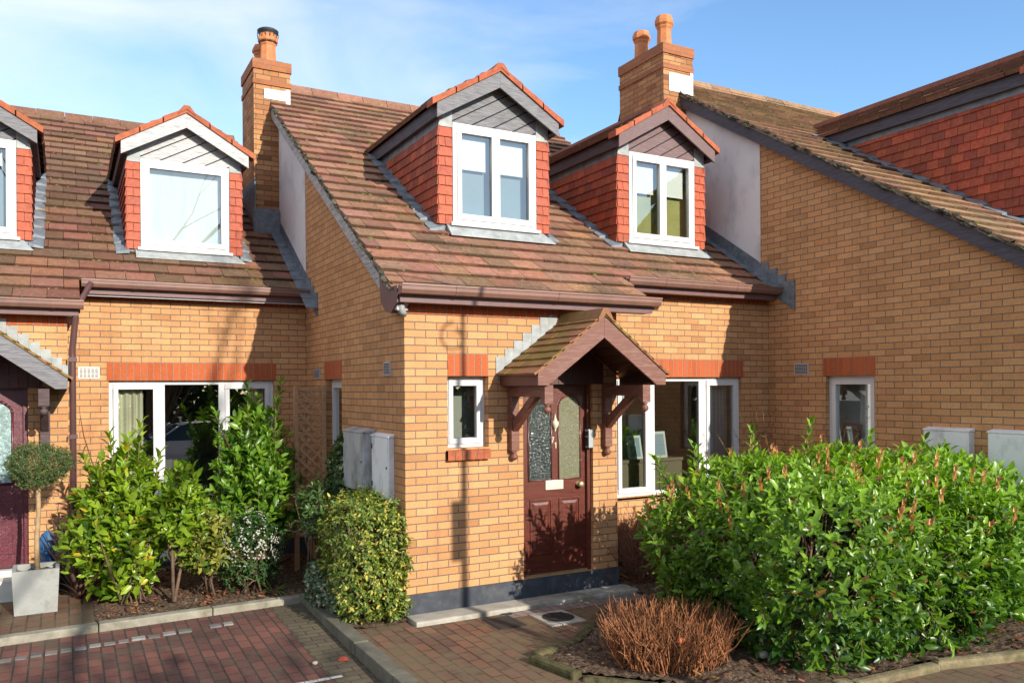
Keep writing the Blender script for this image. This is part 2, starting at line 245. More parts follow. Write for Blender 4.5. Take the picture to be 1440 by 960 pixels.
# ------------------------------------------------------------------ geometry helpers
class G:
    """Collects faces in world metres; build() links them as ONE mesh object."""
    def __init__(s): s.v = []; s.f = []; s.uv = []; s.c = []; s.m = []; s.sm = []
    def face(s, pts, col=(1, 1, 1), m=0, uv=None, smooth=False):
        i = len(s.v); s.v += [tuple(p) for p in pts]; s.f.append(tuple(range(i, i+len(pts)))); s.c.append(col); s.m.append(m); s.sm.append(smooth)
        if uv is None:
            p = [Vector(q) for q in pts]; n = (p[1]-p[0]).cross(p[2]-p[0])
            a = [abs(n.x), abs(n.y), abs(n.z)]
            if a[2] > 1.6*max(a[0], a[1]): uv = [(q.x, q.y) for q in p]
            elif a[0] > a[1]: uv = [(q.y, q.z) for q in p]
            else: uv = [(q.x, q.z) for q in p]
        s.uv.append(uv)
    def hexa(s, b, t, col=(1, 1, 1), m=0, skip=''):
        """b, t: four bottom and four top corners, same order."""
        if 'b' not in skip: s.face([b[3], b[2], b[1], b[0]], col, m)
        if 't' not in skip: s.face(t, col, m)
        for k in range(4): s.face([b[k], b[(k+1) % 4], t[(k+1) % 4], t[k]], col, m)
    def box(s, a, b, col=(1, 1, 1), m=0):
        x0, y0, z0 = a; x1, y1, z1 = b
        s.hexa([(x0, y0, z0), (x1, y0, z0), (x1, y1, z0), (x0, y1, z0)], [(x0, y0, z1), (x1, y0, z1), (x1, y1, z1), (x0, y1, z1)], col, m)
    def prism(s, poly, off, col=(1, 1, 1), m=0):
        """poly: list of 3D points, extruded along off."""
        o = Vector(off); a = [Vector(p) for p in poly]; b = [p+o for p in a]
        s.face(a[::-1], col, m); s.face(b, col, m)
        for k in range(len(a)): s.face([a[k], a[(k+1) % len(a)], b[(k+1) % len(a)], b[k]], col, m)
    def tube(s, path, rad, sides=6, col=(1, 1, 1), m=0, cap=True):
        P = [Vector(p) for p in path]; n = len(P)
        if not hasattr(rad, '__len__'): rad = [rad]*n
        rings = []; e = None
        for k in range(n):
            d = (P[min(k+1, n-1)]-P[max(k-1, 0)]).normalized()
            if e is None: e = d.orthogonal().normalized()
            e = (e-d*e.dot(d)).normalized() if (e-d*e.dot(d)).length > 1e-5 else d.orthogonal().normalized()
            f = d.cross(e); i = len(s.v)
            for j in range(sides):
                a = 2*math.pi*j/sides; s.v.append(tuple(P[k]+(e*math.cos(a)+f*math.sin(a))*rad[k]))
            rings.append(i)
        for k in range(n-1):
            for j in range(sides):
                a, b = rings[k]+j, rings[k]+(j+1) % sides; c, d2 = rings[k+1]+(j+1) % sides, rings[k+1]+j
                s.f.append((a, b, c, d2)); s.uv.append([(j/sides, k), ((j+1)/sides, k), ((j+1)/sides, k+1), (j/sides, k+1)]); s.c.append(col); s.m.append(m); s.sm.append(sides > 4)
        if cap and sides > 2:
            for r0, rev in ((rings[0], True), (rings[-1], False)):
                f = tuple(range(r0, r0+sides)); s.f.append(f[::-1] if rev else f); s.uv.append([(0, 0)]*sides); s.c.append(col); s.m.append(m); s.sm.append(False)
    def lathe(s, c, prof, sides=16, col=(1, 1, 1), m=0, smooth=True, axis='z', rot=0.0):
        """prof: (radius, height) pairs along the axis from c."""
        c = Vector(c); rings = []
        for r, h in prof:
            i = len(s.v)
            for j in range(sides):
                a = 2*math.pi*j/sides+rot; x, y = r*math.cos(a), r*math.sin(a)
                p = {'z': (x, y, h), 'y': (x, h, y), 'x': (h, x, y)}[axis]; s.v.append(tuple(c+Vector(p)))
            rings.append(i)
        for k in range(len(rings)-1):
            for j in range(sides):
                a, b = rings[k]+j, rings[k]+(j+1) % sides; c2, d = rings[k+1]+(j+1) % sides, rings[k+1]+j
                s.f.append((a, b, c2, d)); s.uv.append([(0, 0)]*4); s.c.append(col); s.m.append(m); s.sm.append(smooth)
        for r0, (r, h) in ((rings[0], prof[0]), (rings[-1], prof[-1])):
            if r > 1e-4: s.f.append(tuple(range(r0, r0+sides))); s.uv.append([(0, 0)]*sides); s.c.append(col); s.m.append(m); s.sm.append(False)
    def build(s, name, mats, parent=None, label=None, bevel=0):
        me = bpy.data.meshes.new(name); o = bpy.data.objects.new(name, me); COL.objects.link(o)
        org = root_of(parent) if parent else Vector((0, 0, 0))
        me.from_pydata([(v[0]-org.x, v[1]-org.y, v[2]-org.z) for v in s.v], [], s.f)
        for mm in (mats if isinstance(mats, (list, tuple)) else [mats]): me.materials.append(M[mm] if isinstance(mm, str) else mm)
        me.polygons.foreach_set('material_index', s.m); me.polygons.foreach_set('use_smooth', s.sm)
        u = me.uv_layers.new(name='UVMap'); flat = np.array([c for f in s.uv for q in f for c in q], dtype=np.float32); u.data.foreach_set('uv', flat)
        a = me.attributes.new('col', 'FLOAT_COLOR', 'FACE'); cc = np.ones((len(s.f), 4), np.float32); cc[:, :3] = np.array(s.c, np.float32).reshape(-1, 3); a.data.foreach_set('color', cc.ravel())
        me.update()
        if bevel:
            import bmesh
            bm = bmesh.new(); bm.from_mesh(me); bmesh.ops.remove_doubles(bm, verts=bm.verts, dist=1e-5)
            bmesh.ops.bevel(bm, geom=[e for e in bm.edges if len(e.link_faces) == 2 and e.calc_face_angle(0) > 0.6], offset=bevel, segments=2, affect='EDGES', profile=0.6, clamp_overlap=True)
            bm.to_mesh(me); bm.free()
        if parent is not None: o.parent = parent
        if label: o['label'] = label
        return o
def root_of(o):
    v = Vector((0, 0, 0))
    while o is not None: v += o.location; o = o.parent
    return v
def thing(name, label, cat, loc=(0, 0, 0), group=None):
    o = bpy.data.objects.new(name, None); COL.objects.link(o); o.location = loc; o.empty_display_size = 0.2
    o['label'] = label; o['category'] = cat
    if group: o['group'] = group
    return o
def tag(o, label, cat, group=None):
    o['label'] = label; o['category'] = cat
    if group: o['group'] = group
    return o
def struct(o): o['kind'] = 'structure'; return o
def clip(poly, a, b, c):
    """keep the part of a 2D polygon with a*x+b*y <= c"""
    out = []
    for i in range(len(poly)):
        p, q = poly[i], poly[(i+1) % len(poly)]; dp, dq = a*p[0]+b*p[1]-c, a*q[0]+b*q[1]-c
        if dp <= 0: out.append(p)
        if dp*dq < 0:
            t = dp/(dp-dq); out.append((p[0]+(q[0]-p[0])*t, p[1]+(q[1]-p[1])*t))
    return out
def tone(r, base=1.0, amt=0.15, hue=0.05):
    k = base*(1+r.uniform(-amt, amt)); return (k*(1+r.uniform(-hue, hue)), k*(1+r.uniform(-hue, hue)), k*(1+r.uniform(-hue, hue)))

def wall(g, mp, u0, u1, zb, top, holes=(), reveal=0.10, m=0, breaks=()):
    """A wall surface with holes. mp(u, d, z) -> world point, d is depth inwards; top(u) -> height."""
    us = sorted({u0, u1, *[h[0] for h in holes], *[h[1] for h in holes], *breaks}); us = [u for u in us if u0-1e-6 <= u <= u1+1e-6]
    for a, b in zip(us, us[1:]):
        z = zb
        for h in sorted([h for h in holes if h[0] <= a+1e-6 and h[1] >= b-1e-6], key=lambda h: h[2]):
            if h[2] > z+1e-5: g.face([mp(a, 0, z), mp(b, 0, z), mp(b, 0, h[2]), mp(a, 0, h[2])], m=m)
            z = h[3]
        if top(a) > z+1e-5 or top(b) > z+1e-5: g.face([mp(a, 0, z), mp(b, 0, z), mp(b, 0, max(top(b), z)), mp(a, 0, max(top(a), z))], m=m)
    for h in holes:
        a, b, z0, z1 = h[:4]; d = h[4] if len(h) > 4 else reveal
        g.face([mp(a, 0, z0), mp(a, d, z0), mp(a, d, z1), mp(a, 0, z1)], m=m); g.face([mp(b, d, z0), mp(b, 0, z0), mp(b, 0, z1), mp(b, d, z1)], m=m)
        g.face([mp(a, 0, z1), mp(a, d, z1), mp(b, d, z1), mp(b, 0, z1)], m=m); g.face([mp(a, d, z0), mp(a, 0, z0), mp(b, 0, z0), mp(b, d, z0)], m=m)
def mbox(g, mp, u0, u1, d0, d1, z0, z1, col=(1, 1, 1), m=0):
    g.hexa([mp(u0, d0, z0), mp(u1, d0, z0), mp(u1, d1, z0), mp(u0, d1, z0)], [mp(u0, d0, z1), mp(u1, d0, z1), mp(u1, d1, z1), mp(u0, d1, z1)], col, m)

def tiles(g, O, A, B, La, Lb, tw, gauge, th, seed, base=1.0, amt=0.16, skip=None, lap=0.04, hue=0.06, clipf=None, gap=0.006, kick=0.0, edge=0.0):
    """Courses of separate lapped tiles. O: eave corner, A: unit along the eave, B: unit up the slope."""
    r = random.Random(seed); O, A, B = Vector(O), Vector(A).normalized(), Vector(B).normalized(); n = A.cross(B).normalized()
    if n.z < 0: n = -n
    rows = int(math.ceil(Lb/gauge-1e-6))
    for i in range(rows):
        b0 = i*gauge; b1 = min(b0+gauge+lap, Lb)
        x = -(tw/2 if i % 2 else 0); dz = r.uniform(-.002, .002)
        while x < La-1e-6:
            a0, a1 = max(x, 0), min(x+tw, La); x += tw
            if a1-a0 < 0.02: continue
            if skip and skip((a0+a1)/2, (b0+b1)/2): continue
            c = tone(r, base, amt, hue); a0 += gap/2; a1 -= gap/2
            t0 = th+r.uniform(-.004, .004); t1 = 0.006; h0 = r.uniform(-.005, .003); sk = r.uniform(-.004, .004)
            P = lambda a, b, h: O+A*a+B*b+n*h
            f0, f1 = P(a0, b0+sk+h0, t0+kick), P(a1, b0-sk+h0, t0+kick); k0, k1 = P(a0, b1, t1), P(a1, b1, t1)
            d0, d1 = P(a0, b0+sk+h0, 0), P(a1, b0-sk+h0, 0)
            e0, e1 = P(a0, b1, -.01), P(a1, b1, -.01)
            if edge:
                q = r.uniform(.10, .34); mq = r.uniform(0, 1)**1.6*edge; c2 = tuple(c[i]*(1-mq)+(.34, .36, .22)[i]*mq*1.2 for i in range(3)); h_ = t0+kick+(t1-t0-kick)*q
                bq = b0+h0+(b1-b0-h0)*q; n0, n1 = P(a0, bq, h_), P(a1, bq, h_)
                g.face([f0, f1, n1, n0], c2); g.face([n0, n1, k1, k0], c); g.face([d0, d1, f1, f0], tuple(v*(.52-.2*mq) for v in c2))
            else: g.face([f0, f1, k1, k0], c); g.face([d0, d1, f1, f0], c)
            g.face([d0, f0, k0, e0], c); g.face([f1, d1, e1, k1], c)

def leaves(g_arr, pos, axis, nrm, L, Wd, col, fold=0.18, curl=0.12):
    """append leaves (numpy): every leaf is six faces folded along its midrib"""
    pos, axis, nrm = np.asarray(pos), np.asarray(axis), np.asarray(nrm); side = np.cross(axis, nrm)
    L = np.asarray(L)[:, None]; Wd = np.asarray(Wd)[:, None]
    tp = [(0, 0, 0), (.30, -.44, fold), (.30, .44, fold), (.68, -.40, fold*.8), (.68, .40, fold*.8), (1, 0, -curl), (.30, 0, 0.02), (.68, 0, -curl*.25)]
    V = np.stack([pos+axis*L*t+side*Wd*s+nrm*(Wd*h if k not in (5, 7) else L*h) for k, (t, s, h) in enumerate(tp)], 1)
    g_arr.append((V, np.asarray(col)))
LF = [(0, 6, 1), (0, 2, 6), (1, 6, 7, 3), (6, 2, 4, 7), (3, 7, 5), (7, 4, 5)]
def build_leaves(g_arr, name, mat, parent):
    V = np.concatenate([a for a, _ in g_arr]); Cc = np.concatenate([c for _, c in g_arr]); n = len(V)
    org = root_of(parent); V = V-np.array(org)
    me = bpy.data.meshes.new(name); o = bpy.data.objects.new(name, me); COL.objects.link(o)
    me.vertices.add(n*8); me.vertices.foreach_set('co', V.reshape(-1).astype(np.float32))
    lens = [len(f) for f in LF]; tot = sum(lens); idx = np.concatenate([np.array(f) for f in LF])
    me.loops.add(n*tot); me.loops.foreach_set('vertex_index', (np.arange(n)[:, None]*8+idx[None]).ravel().astype(np.int32))
    st = np.cumsum([0]+lens[:-1]); me.polygons.add(n*6)
    me.polygons.foreach_set('loop_start', (np.arange(n)[:, None]*tot+st[None]).ravel().astype(np.int32))
    me.polygons.foreach_set('loop_total', np.tile(lens, n).astype(np.int32))
    me.update(calc_edges=True)
    me.polygons.foreach_set('use_smooth', np.ones(n*6, bool))
    a = me.attributes.new('col', 'FLOAT_COLOR', 'FACE'); c4 = np.ones((n, 6, 4), np.float32); c4[:, :, :3] = Cc[:, None, :]; a.data.foreach_set('color', c4.ravel())
    me.materials.append(M[mat]); o.parent = parent; me.update(); return o
def nrmz(v): return v/np.maximum(np.linalg.norm(v, axis=-1, keepdims=True), 1e-9)

def shrub(name, label, cat, base, center, radii, n, seed, pw=2.0, shoot=0.30, k=8, L=0.10, W_=0.42, cols=((.05, .13, .02), (.10, .2, .03)), mat='leaf', upb=0.5, spread=60, droop=0.0,
          rmin=0.62, lump=0.12, group=None, stems=10, stem_mat='bark', stem_r=0.010, stem_spread=.36, zmin=-0.25, buds=0, bud_col=((.74, .40, .15), (.55, .17, .07)), edge=None, bright=(0.0, 0, 0), top=0.0, dead=0.0, foliage='foliage', lowgap=None, fold=0.18, curl=0.12):
    rg = np.random.default_rng(seed); root = thing(name, label, cat, base, group)
    c = np.array(center); Rr = np.array(radii)
    u = nrmz(rg.normal(size=(n*3, 3))); u = u[u[:, 2] > zmin][:n]; n = len(u)
    p = (np.abs(u)**pw).sum(1)**(1/pw); d = u/p[:, None]
    lm = 1+lump*(np.sin(u[:, 0]*5+seed)+np.sin(u[:, 1]*6+1.7*seed)+np.sin(u[:, 2]*5.5+.6*seed))/2
    r = rg.uniform(rmin, 1.0, n)**0.6*lm
    end = c+d*Rr*r[:, None]+rg.normal(size=(n, 3))*0.02
    sdr = nrmz(u*np.array([1, 1, .8])+np.array([0, 0, upb])+rg.normal(size=(n, 3))*0.35)
    Ls = shoot*rg.uniform(.6, 1.3, n); arr = []
    e1 = nrmz(np.cross(sdr, rg.normal(size=(n, 3)))); e2 = np.cross(sdr, e1)
    base_c = np.array(cols); tone_s = rg.uniform(0, 1, n)
    for j in range(k):
        t = (j+.6)/k; a = j*2.4+rg.uniform(-.4, .4, n); th = np.radians(spread*(1.15-.55*t)+rg.normal(size=n)*10)
        axs = sdr*np.cos(th)[:, None]+(e1*np.cos(a)[:, None]+e2*np.sin(a)[:, None])*np.sin(th)[:, None]; axs[:, 2] -= droop*rg.uniform(.5, 1.3, n); axs = nrmz(axs)
        nn = sdr*.6+u*.42+np.array([0, -.08, .42])+rg.normal(size=(n, 3))*.32; nn = nrmz(nn-axs*(nn*axs).sum(1)[:, None])
        ps = end-sdr*(Ls*(1-t))[:, None]
        Ll = L*rg.uniform(.50, 1.25, n)*(0.75 if t > .9 else 1)
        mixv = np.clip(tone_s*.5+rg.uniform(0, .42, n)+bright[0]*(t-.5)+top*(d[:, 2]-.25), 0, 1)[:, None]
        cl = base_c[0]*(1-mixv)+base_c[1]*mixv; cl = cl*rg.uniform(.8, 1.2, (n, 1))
        if edge is not None:
            e = rg.uniform(0, 1, n) < edge[1]; cl[e] = np.array(edge[0])*rg.uniform(.8, 1.2, (e.sum(), 1))
        if dead:
            e = rg.uniform(0, 1, n) < dead; cl[e] = np.array((.20, .085, .03))*rg.uniform(.5, 1.3, (e.sum(), 1))
        keep = ps[:, 2] > base[2]+0.02
        if lowgap is not None: keep &= ~lowgap(ps)
        leaves(arr, ps[keep], axs[keep], nn[keep], Ll[keep], (Ll*W_*rg.uniform(.85, 1.15, n))[keep], cl[keep], fold, curl)
    build_leaves(arr, foliage, mat, root)
    g = G(); r2 = random.Random(seed)
    b = Vector(base); tg = r2.sample(range(n), min(n, stems*14))
    mains = []
    for q in range(stems):
        e = Vector(end[tg[q]]); s0 = b+Vector((r2.uniform(-1, 1)*radii[0]*stem_spread, r2.uniform(-1, 1)*radii[1]*stem_spread, 0.0)); mid = s0.lerp(e, .5)+Vector((r2.uniform(-.05, .05), r2.uniform(-.05, .05), .05))
        g.tube([s0, mid, e], [stem_r*1.3, stem_r, stem_r*.3], 5); mains.append((s0, mid, e))
    for q in tg[stems:]:
        e = Vector(end[q]); s = Vector(sdr[q]); m_ = min(mains, key=lambda mm: (mm[1]-e).length); st = m_[0].lerp(m_[1], r2.uniform(.5, 1)) if r2.random() < .5 else m_[1].lerp(m_[2], r2.uniform(0, .6))
        g.tube([st, e-s*shoot*.8, e-s*.02], [stem_r*.5, stem_r*.4, stem_r*.2], 3, cap=False)
    g.build('stems', stem_mat, root)
    if buds:
        arr = []; cand = np.where(u[:, 2] > .25)[0]; pick = rg.choice(cand, min(buds, len(cand)), replace=False)
        for q in pick:
            h = rg.uniform(.065, .115); nb = 8
            for j in range(nb):
                a = j*2.4; sdv = nrmz(sdr[q]*.4+np.array([0, 0, 1.0])); f1 = nrmz(np.cross(sdv, np.array([1, .3, 0]))); f2 = np.cross(sdv, f1); out = f1*math.cos(a)+f2*math.sin(a)
                ps = end[q]+sdv*h*(j/nb)*1.2-sdv*.02; axv = nrmz(sdv+out*.35); nv = nrmz(out-axv*(out@axv))
                tt = rg.uniform(0, 1); cl = np.array(bud_col[0])*(1-tt)+np.array(bud_col[1])*tt
                leaves(arr, [ps], [axv], [nv], [h*.55], [h*.25], [cl], .1, -.05)
        build_leaves(arr, 'buds', 'bud', root)
    return root

# ------------------------------------------------------------------ house parts
def soldier(g, mp, u0, u1, z0, z1, d=0.004, m=0):
    F = lambda u, z: mp(u, -d, z)
    g.face([F(u0, z0), F(u1, z0), F(u1, z1), F(u0, z1)], m=m, uv=[(0, 0.001), (u1-u0, 0.001), (u1-u0, .224), (0, .224)])
    for a, b, c, e in ((mp(u0, -d, z0), mp(u1, -d, z0), mp(u1, 0, z0), mp(u0, 0, z0)), (mp(u0, -d, z1), mp(u1, -d, z1), mp(u1, 0, z1), mp(u0, 0, z1)),
                       (mp(u0, -d, z0), mp(u0, 0, z0), mp(u0, 0, z1), mp(u0, -d, z1)), (mp(u1, -d, z0), mp(u1, 0, z0), mp(u1, 0, z1), mp(u1, -d, z1))):
        g.face([a, b, c, e], m=m, uv=[(0.02, .1)]*4)

def window(house, mp, u0, u1, z0, z1, d, lights, label=None, sill=True, fw=0.05, sash=0.055, glass='glass', room='room', depth=1.6, handle=True):
    """lights: (u0, u1, has_sash). White frame > pane children; a shallow room behind."""
    g = G()
    mbox(g, mp, u0, u1, d, d+.06, z1-fw, z1); mbox(g, mp, u0, u1, d, d+.06, z0, z0+fw)
    mbox(g, mp, u0, u0+fw, d, d+.06, z0+fw, z1-fw); mbox(g, mp, u1-fw, u1, d, d+.06, z0+fw, z1-fw)
    panes = []
    for k, (a, b, s) in enumerate(lights):
        if k: 
            pa = lights[k-1][1]; mbox(g, mp, pa, a, d+.002, d+.058, z0+fw, z1-fw)
        q0, q1, w0, w1 = a, b, z0+fw, z1-fw
        if s:
            e = sash
            mbox(g, mp, q0, q1, d-.014, d+.045, w1-e, w1+.012); mbox(g, mp, q0, q1, d-.014, d+.045, w0-.012, w0+e)
            mbox(g, mp, q0, q0+e, d-.014, d+.045, w0+e, w1-e); mbox(g, mp, q1-e, q1, d-.014, d+.045, w0+e, w1-e)
            q0 += e; q1 -= e; w0 += e; w1 -= e
        panes.append((q0, q1, w0, w1))
    if sill: mbox(g, mp, u0-.03, u1+.03, d-.05, d, z0-.035, z0-.001)
    f = g.build('window', 'pvc', house, label, bevel=0.004)
    for (q0, q1, w0, w1) in panes:
        p = G(); p.face([mp(q0-.004, d+.022, w0-.004), mp(q1+.004, d+.022, w0-.004), mp(q1+.004, d+.022, w1+.004), mp(q0-.004, d+.022, w1+.004)])
        p.build('pane', glass, f)
    if room:
        r = G(); a, b = u0-.25, u1+.25; z_0, z_1 = z0-.45, z1+.12; D0 = d+.07
        r.face([mp(a, D0+depth, z_0), mp(b, D0+depth, z_0), mp(b, D0+depth, z_1), mp(a, D0+depth, z_1)])
        for u in (a, b): r.face([mp(u, D0, z_0), mp(u, D0+depth, z_0), mp(u, D0+depth, z_1), mp(u, D0, z_1)])
        for z in (z_0, z_1): r.face([mp(a, D0, z), mp(b, D0, z), mp(b, D0+depth, z), mp(a, D0+depth, z)])
        r.build('interior', room, house)
    return f

def gutter(house, L, x0, x1, y_wall, zt, ends=True, over=0.30):
    yf, yb = y_wall-over, y_wall-over+.115
    pr = [(yf, zt), (yf, zt-.018), (yf+.010, zt-.022), (yf+.012, zt-.055), (yf+.034, zt-.090), (yb-.01, zt-.098), (yb, zt-.098), (yb, zt-.02), (yf+.02, zt-.02), (yf+.02, zt)]
    g = G(); g.prism([L(x0, y, z) for y, z in pr], (x1-x0, 0, 0))
    x = x0+.55
    while x < x1-.2:                                   # union brackets
        g.prism([L(x, y-.004, z-.002) for y, z in pr[:7]]+[L(x, yb, zt-.01)], (.035, 0, 0)); x += 1.15
    g.build('gutter', 'gutter', house)
    f = G(); f.box(L(x0+.02, yb, zt-.165), L(x1-.05, yb+.02, zt+.0)); f.box(L(x0+.02, yb+.02, zt-.162), L(x1-.05, y_wall-.005, zt-.148))
    return f

def dormer(house, L, z0, t, cx, yf, hw, wz0, wz1, ez, az, wm, ww, lights, label, seed, side_board='wood_dark', gb=None, room='room_pale', rdepth=0.9, ebot=.18, over=.12, bw=.055, dark=1.0):
    """cx: centre, yf: front plane, hw: half width over the cheeks, wm: bargeboard material, gb: gable boarding material"""
    zr = lambda y: z0+t*y
    s = (az-ez)/(hw+.07); ym = (ez-z0)/t; yrdg = (az+.06-z0)/t
    g = G()                                            # body behind the tiles: cheeks, front strips
    for sg in (-1, 1):
        x = cx+sg*(hw-.03); xi = cx+sg*(ww-.002)
        g.face([L(x, yf+.015, zr(yf)-.15), L(x, ym+.3, zr(ym)-.05), L(x, ym+.3, ez+.06), L(x, yf+.015, ez+.06)], m=1)
        g.face([L(x, yf+.015, zr(yf)-.15), L(xi, yf+.015, zr(yf)-.15), L(xi, yf+.015, ez+.06), L(x, yf+.015, ez+.06)], m=1)
        g.face([L(xi, yf+.015, wz0-.1), L(xi, yf+.2, wz0-.1), L(xi, yf+.2, wz1+.05), L(xi, yf+.015, wz1+.05)], m=1)
    r = random.Random(seed); base = wz0-.025; ztop = ez-.24; k = 0; gauge = .1125
    while base+k*gauge < ztop-.02:
        za, zb = base+k*gauge, min(base+k*gauge+gauge+.03, ztop+.02)
        for sg in (-1, 1):
            xo = cx+sg*hw; xi = cx+sg*(ww+.004)
            segs = [(0, 1)] if k % 2 else [(0, .52), (.52, 1)]
            for a, b in segs:                          # front strip
                p, q = xi+(xo-xi)*a, xi+(xo-xi)*b; p, q = min(p, q)+.003, max(p, q)-.003; c = tone(r, 1.05, .14, .06); j = r.uniform(-.004, .004)
                o = [L(p, yf-.016, za+j), L(q, yf-.016, za-j), L(q, yf+.004, zb), L(p, yf+.004, zb)]; i = [L(p, yf+.012, za+j), L(q, yf+.012, za-j), L(q, yf+.014, zb), L(p, yf+.014, zb)]
                g.hexa(i, o, c, 0, 'b')
            y = yf-(.08 if k % 2 else 0.0)              # cheek
            yend = (zb-z0)/t+.05
            while y < yend:
                a, b = max(y, yf-.012)+.0025, y+.1625; y += .165; c = tone(r, .86, .3, .09); j = r.uniform(-.004, .004)
                if b < yf+.02: continue
                xo2 = xo+sg*.006; o = [L(xo2+sg*.012, a, za+j), L(xo2+sg*.012, b, za-j), L(xo2-sg*.006, b, zb), L(xo2-sg*.006, a, zb)]; i = [L(xo-sg*.02, a, za+j), L(xo-sg*.02, b, za-j), L(xo-sg*.02, b, zb), L(xo-sg*.02, a, zb)]
                g.hexa(i, o, c, 0, 'b')
        k += 1
    d = g.build('dormer', ['cheek', 'lead'], house, label)
    for sg in (-1, 1):                                 # lead soakers and the strip under the eaves
        g = G(); xo = cx+sg*(hw+.002); y = yf-.06; n = 0
        g.face([L(xo, yf+.0, ztop-.01), L(xo, ym+.1, ztop-.01), L(xo, ym+.1, ez+.03), L(xo, yf, ez+.03)], m=0)
        while zr(y) < ez-.10:
            w = .125+.012*(n % 2); y2 = y+.28
            g.hexa([L(xo-sg*.03, y, zr(y)+.055), L(xo+sg*w, y+.02, zr(y)+.042), L(xo+sg*w, y2, zr(y2)+.030), L(xo-sg*.03, y2, zr(y2)+.036)],
                   [L(xo-sg*.03, y, zr(y)+.100), L(xo+sg*w, y+.02, zr(y)+.066), L(xo+sg*w, y2, zr(y2)+.036), L(xo-sg*.03, y2, zr(y2)+.046)], m=0)
            y += .25; n += 1
        g.build('flashing', ['lead', 'lead_pale'], d)
    for sg in (-1, 1):
        g = G(); xo = cx+sg*(hw-.004); xi = cx+sg*(ww+.004); p, q = min(xo, xi), max(xo, xi)
        g.box(L(p, yf-.008, ztop+.012), L(q, yf+.012, ez+.02)); g.build('corner_soaker', 'lead_pale', d)
    g = G(); x0, x1 = cx-hw-.02, cx+hw+.06; P = lambda x, y, h: L(x, y, h)
    ya = yf-.14; g.hexa([P(x0+.12, ya, zr(ya)+.048), P(x1-.04, ya, zr(ya)+.048), P(x1-.14, yf+.01, wz0-.10), P(x0+.12, yf+.01, wz0-.10)],
           [P(x0+.12, ya, zr(ya)+.060), P(x1-.04, ya, zr(ya)+.060), P(x1-.14, yf-.01, wz0-.03), P(x0+.12, yf-.01, wz0-.03)])
    g.build('apron', 'lead_pale', d)
    # gable boarding: diagonal boards clipped to the gable
    g = G(); zb0 = wz1+.002; lim = ww+.03
    poly0 = [(-lim, zb0), (lim, zb0), (lim, az-.03-s*lim), (0, az-.03), (-lim, az-.03-s*lim)]
    an = math.atan(s)*.95; ca, sa = math.cos(an), math.sin(an); pitch = .135; v = -2.0
    while v < 2.0:
        pl = clip(clip(poly0, -sa, ca, v+pitch-.014+ca*zb0), sa, -ca, -(v+ca*zb0)); v += pitch
        if len(pl) > 2: g.prism([L(cx+x, yf-.004, z) for x, z in pl], (0, .012, 0))
    g.face([L(cx+x, yf+.012, z) for x, z in poly0], m=1)
    g.build('gable_boarding', [gb or wm, 'hole'], d)
    # bargeboards
    yb0, yb1 = yf-over-.025, yf-over
    for sg in (-1, 1):
        g = G(); e = hw+.07
        g.prism([L(cx, yb0, az), L(cx+sg*e, yb0, ez), L(cx+sg*e, yb0, ez-ebot), L(cx, yb0, az-ebot*1.13)], (0, .025, 0))
        g.build('bargeboard', wm, d, bevel=0.003)
    for sg in (-1, 1):                                 # soffits and side fascias
        g = G(); e = hw+.065; g.face([L(cx, yb1, az-.06), L(cx+sg*e, yb1, ez-.06), L(cx+sg*e, yf+.02, ez-.06), L(cx, yf+.02, az-.06)])
        yb = (ez-.06-z0)/t+.15
        g.box(L(min(cx+sg*e, cx+sg*(e-.022)), yb1, ez-.155), L(max(cx+sg*e, cx+sg*(e-.022)), yb, ez-.005))
        g.face([L(cx+sg*e, yb1, ez-.15), L(cx+sg*(hw-.03), yb1, ez-.15), L(cx+sg*(hw-.03), yb, ez-.15), L(cx+sg*e, yb, ez-.15)])
        g.build('fascia', side_board, d)
    # roof slopes
    g = G(); Lb = math.hypot(hw+.11, s*(hw+.11))
    for sg in (-1, 1):
        e = hw+.11
        tiles(g, L(cx+sg*e, yf-over-.03, az+.015-s*e), (0, 1, 0), (-sg, 0, s), yrdg-yf+.25, Lb, .33, Lb/4.0, .050, seed+5+sg, .62*dark, .16)
    g.build('dormer_roof', 'tile', d)
    g = G(); r = random.Random(seed+9)
    for sg in (-1, 1):                                 # cloaked verge tiles, bright cut edges
        for q in range(3):
            a, b = q/3*(hw+.12), (q+1)/3*(hw+.12)+.015; c = tone(r, 1.0, .10, .04); h0 = .050
            f = lambda x, z: L(cx+sg*x, yb0-.022, z)
            pts = [f(a, az-s*a-.012), f(b, az-s*b-.012), f(b, az-s*b+h0+.018), f(a, az-s*a+h0)]
            g.prism(pts if sg > 0 else pts[::-1], (0, .17, 0), c)
    y = yb0-.03
    while y < yrdg:
        y2 = y+.30; c = tone(r, .95 if y < yf+.1 else .42, .1); w = .11; h = .078  # ridge tiles behind the front darkened, shade put into their colour
        pr = [(-w, az+.045-s*w), (-.035, az+h), (.035, az+h), (w, az+.045-s*w), (w, az+.02-s*w), (0, az+.03), (-w, az+.02-s*w)]
        g.prism([L(cx+a, y, b) for a, b in pr], (0, y2-y-.008, 0), c); y = y2
    g.build('ridge_tiles', 'newtile', d)
    w = window(house, lambda u, dd, z: L(u, yf+dd, z), cx-ww, cx+ww, wz0, wz1, -.012, lights, sill=False, room=None, fw=bw)
    g = G(); g.box(L(cx-ww-.04, yf-.06, wz0-.04), L(cx+ww+.04, yf-.012, wz0-.002)); g.build('sill', 'pvc', w, bevel=0.004)
    rr = G(); a, b, z_0, z_1, y0_, y1_ = cx-ww-.02, cx+ww+.02, wz0-.10, wz1+.06, yf+.07, yf+.07+rdepth
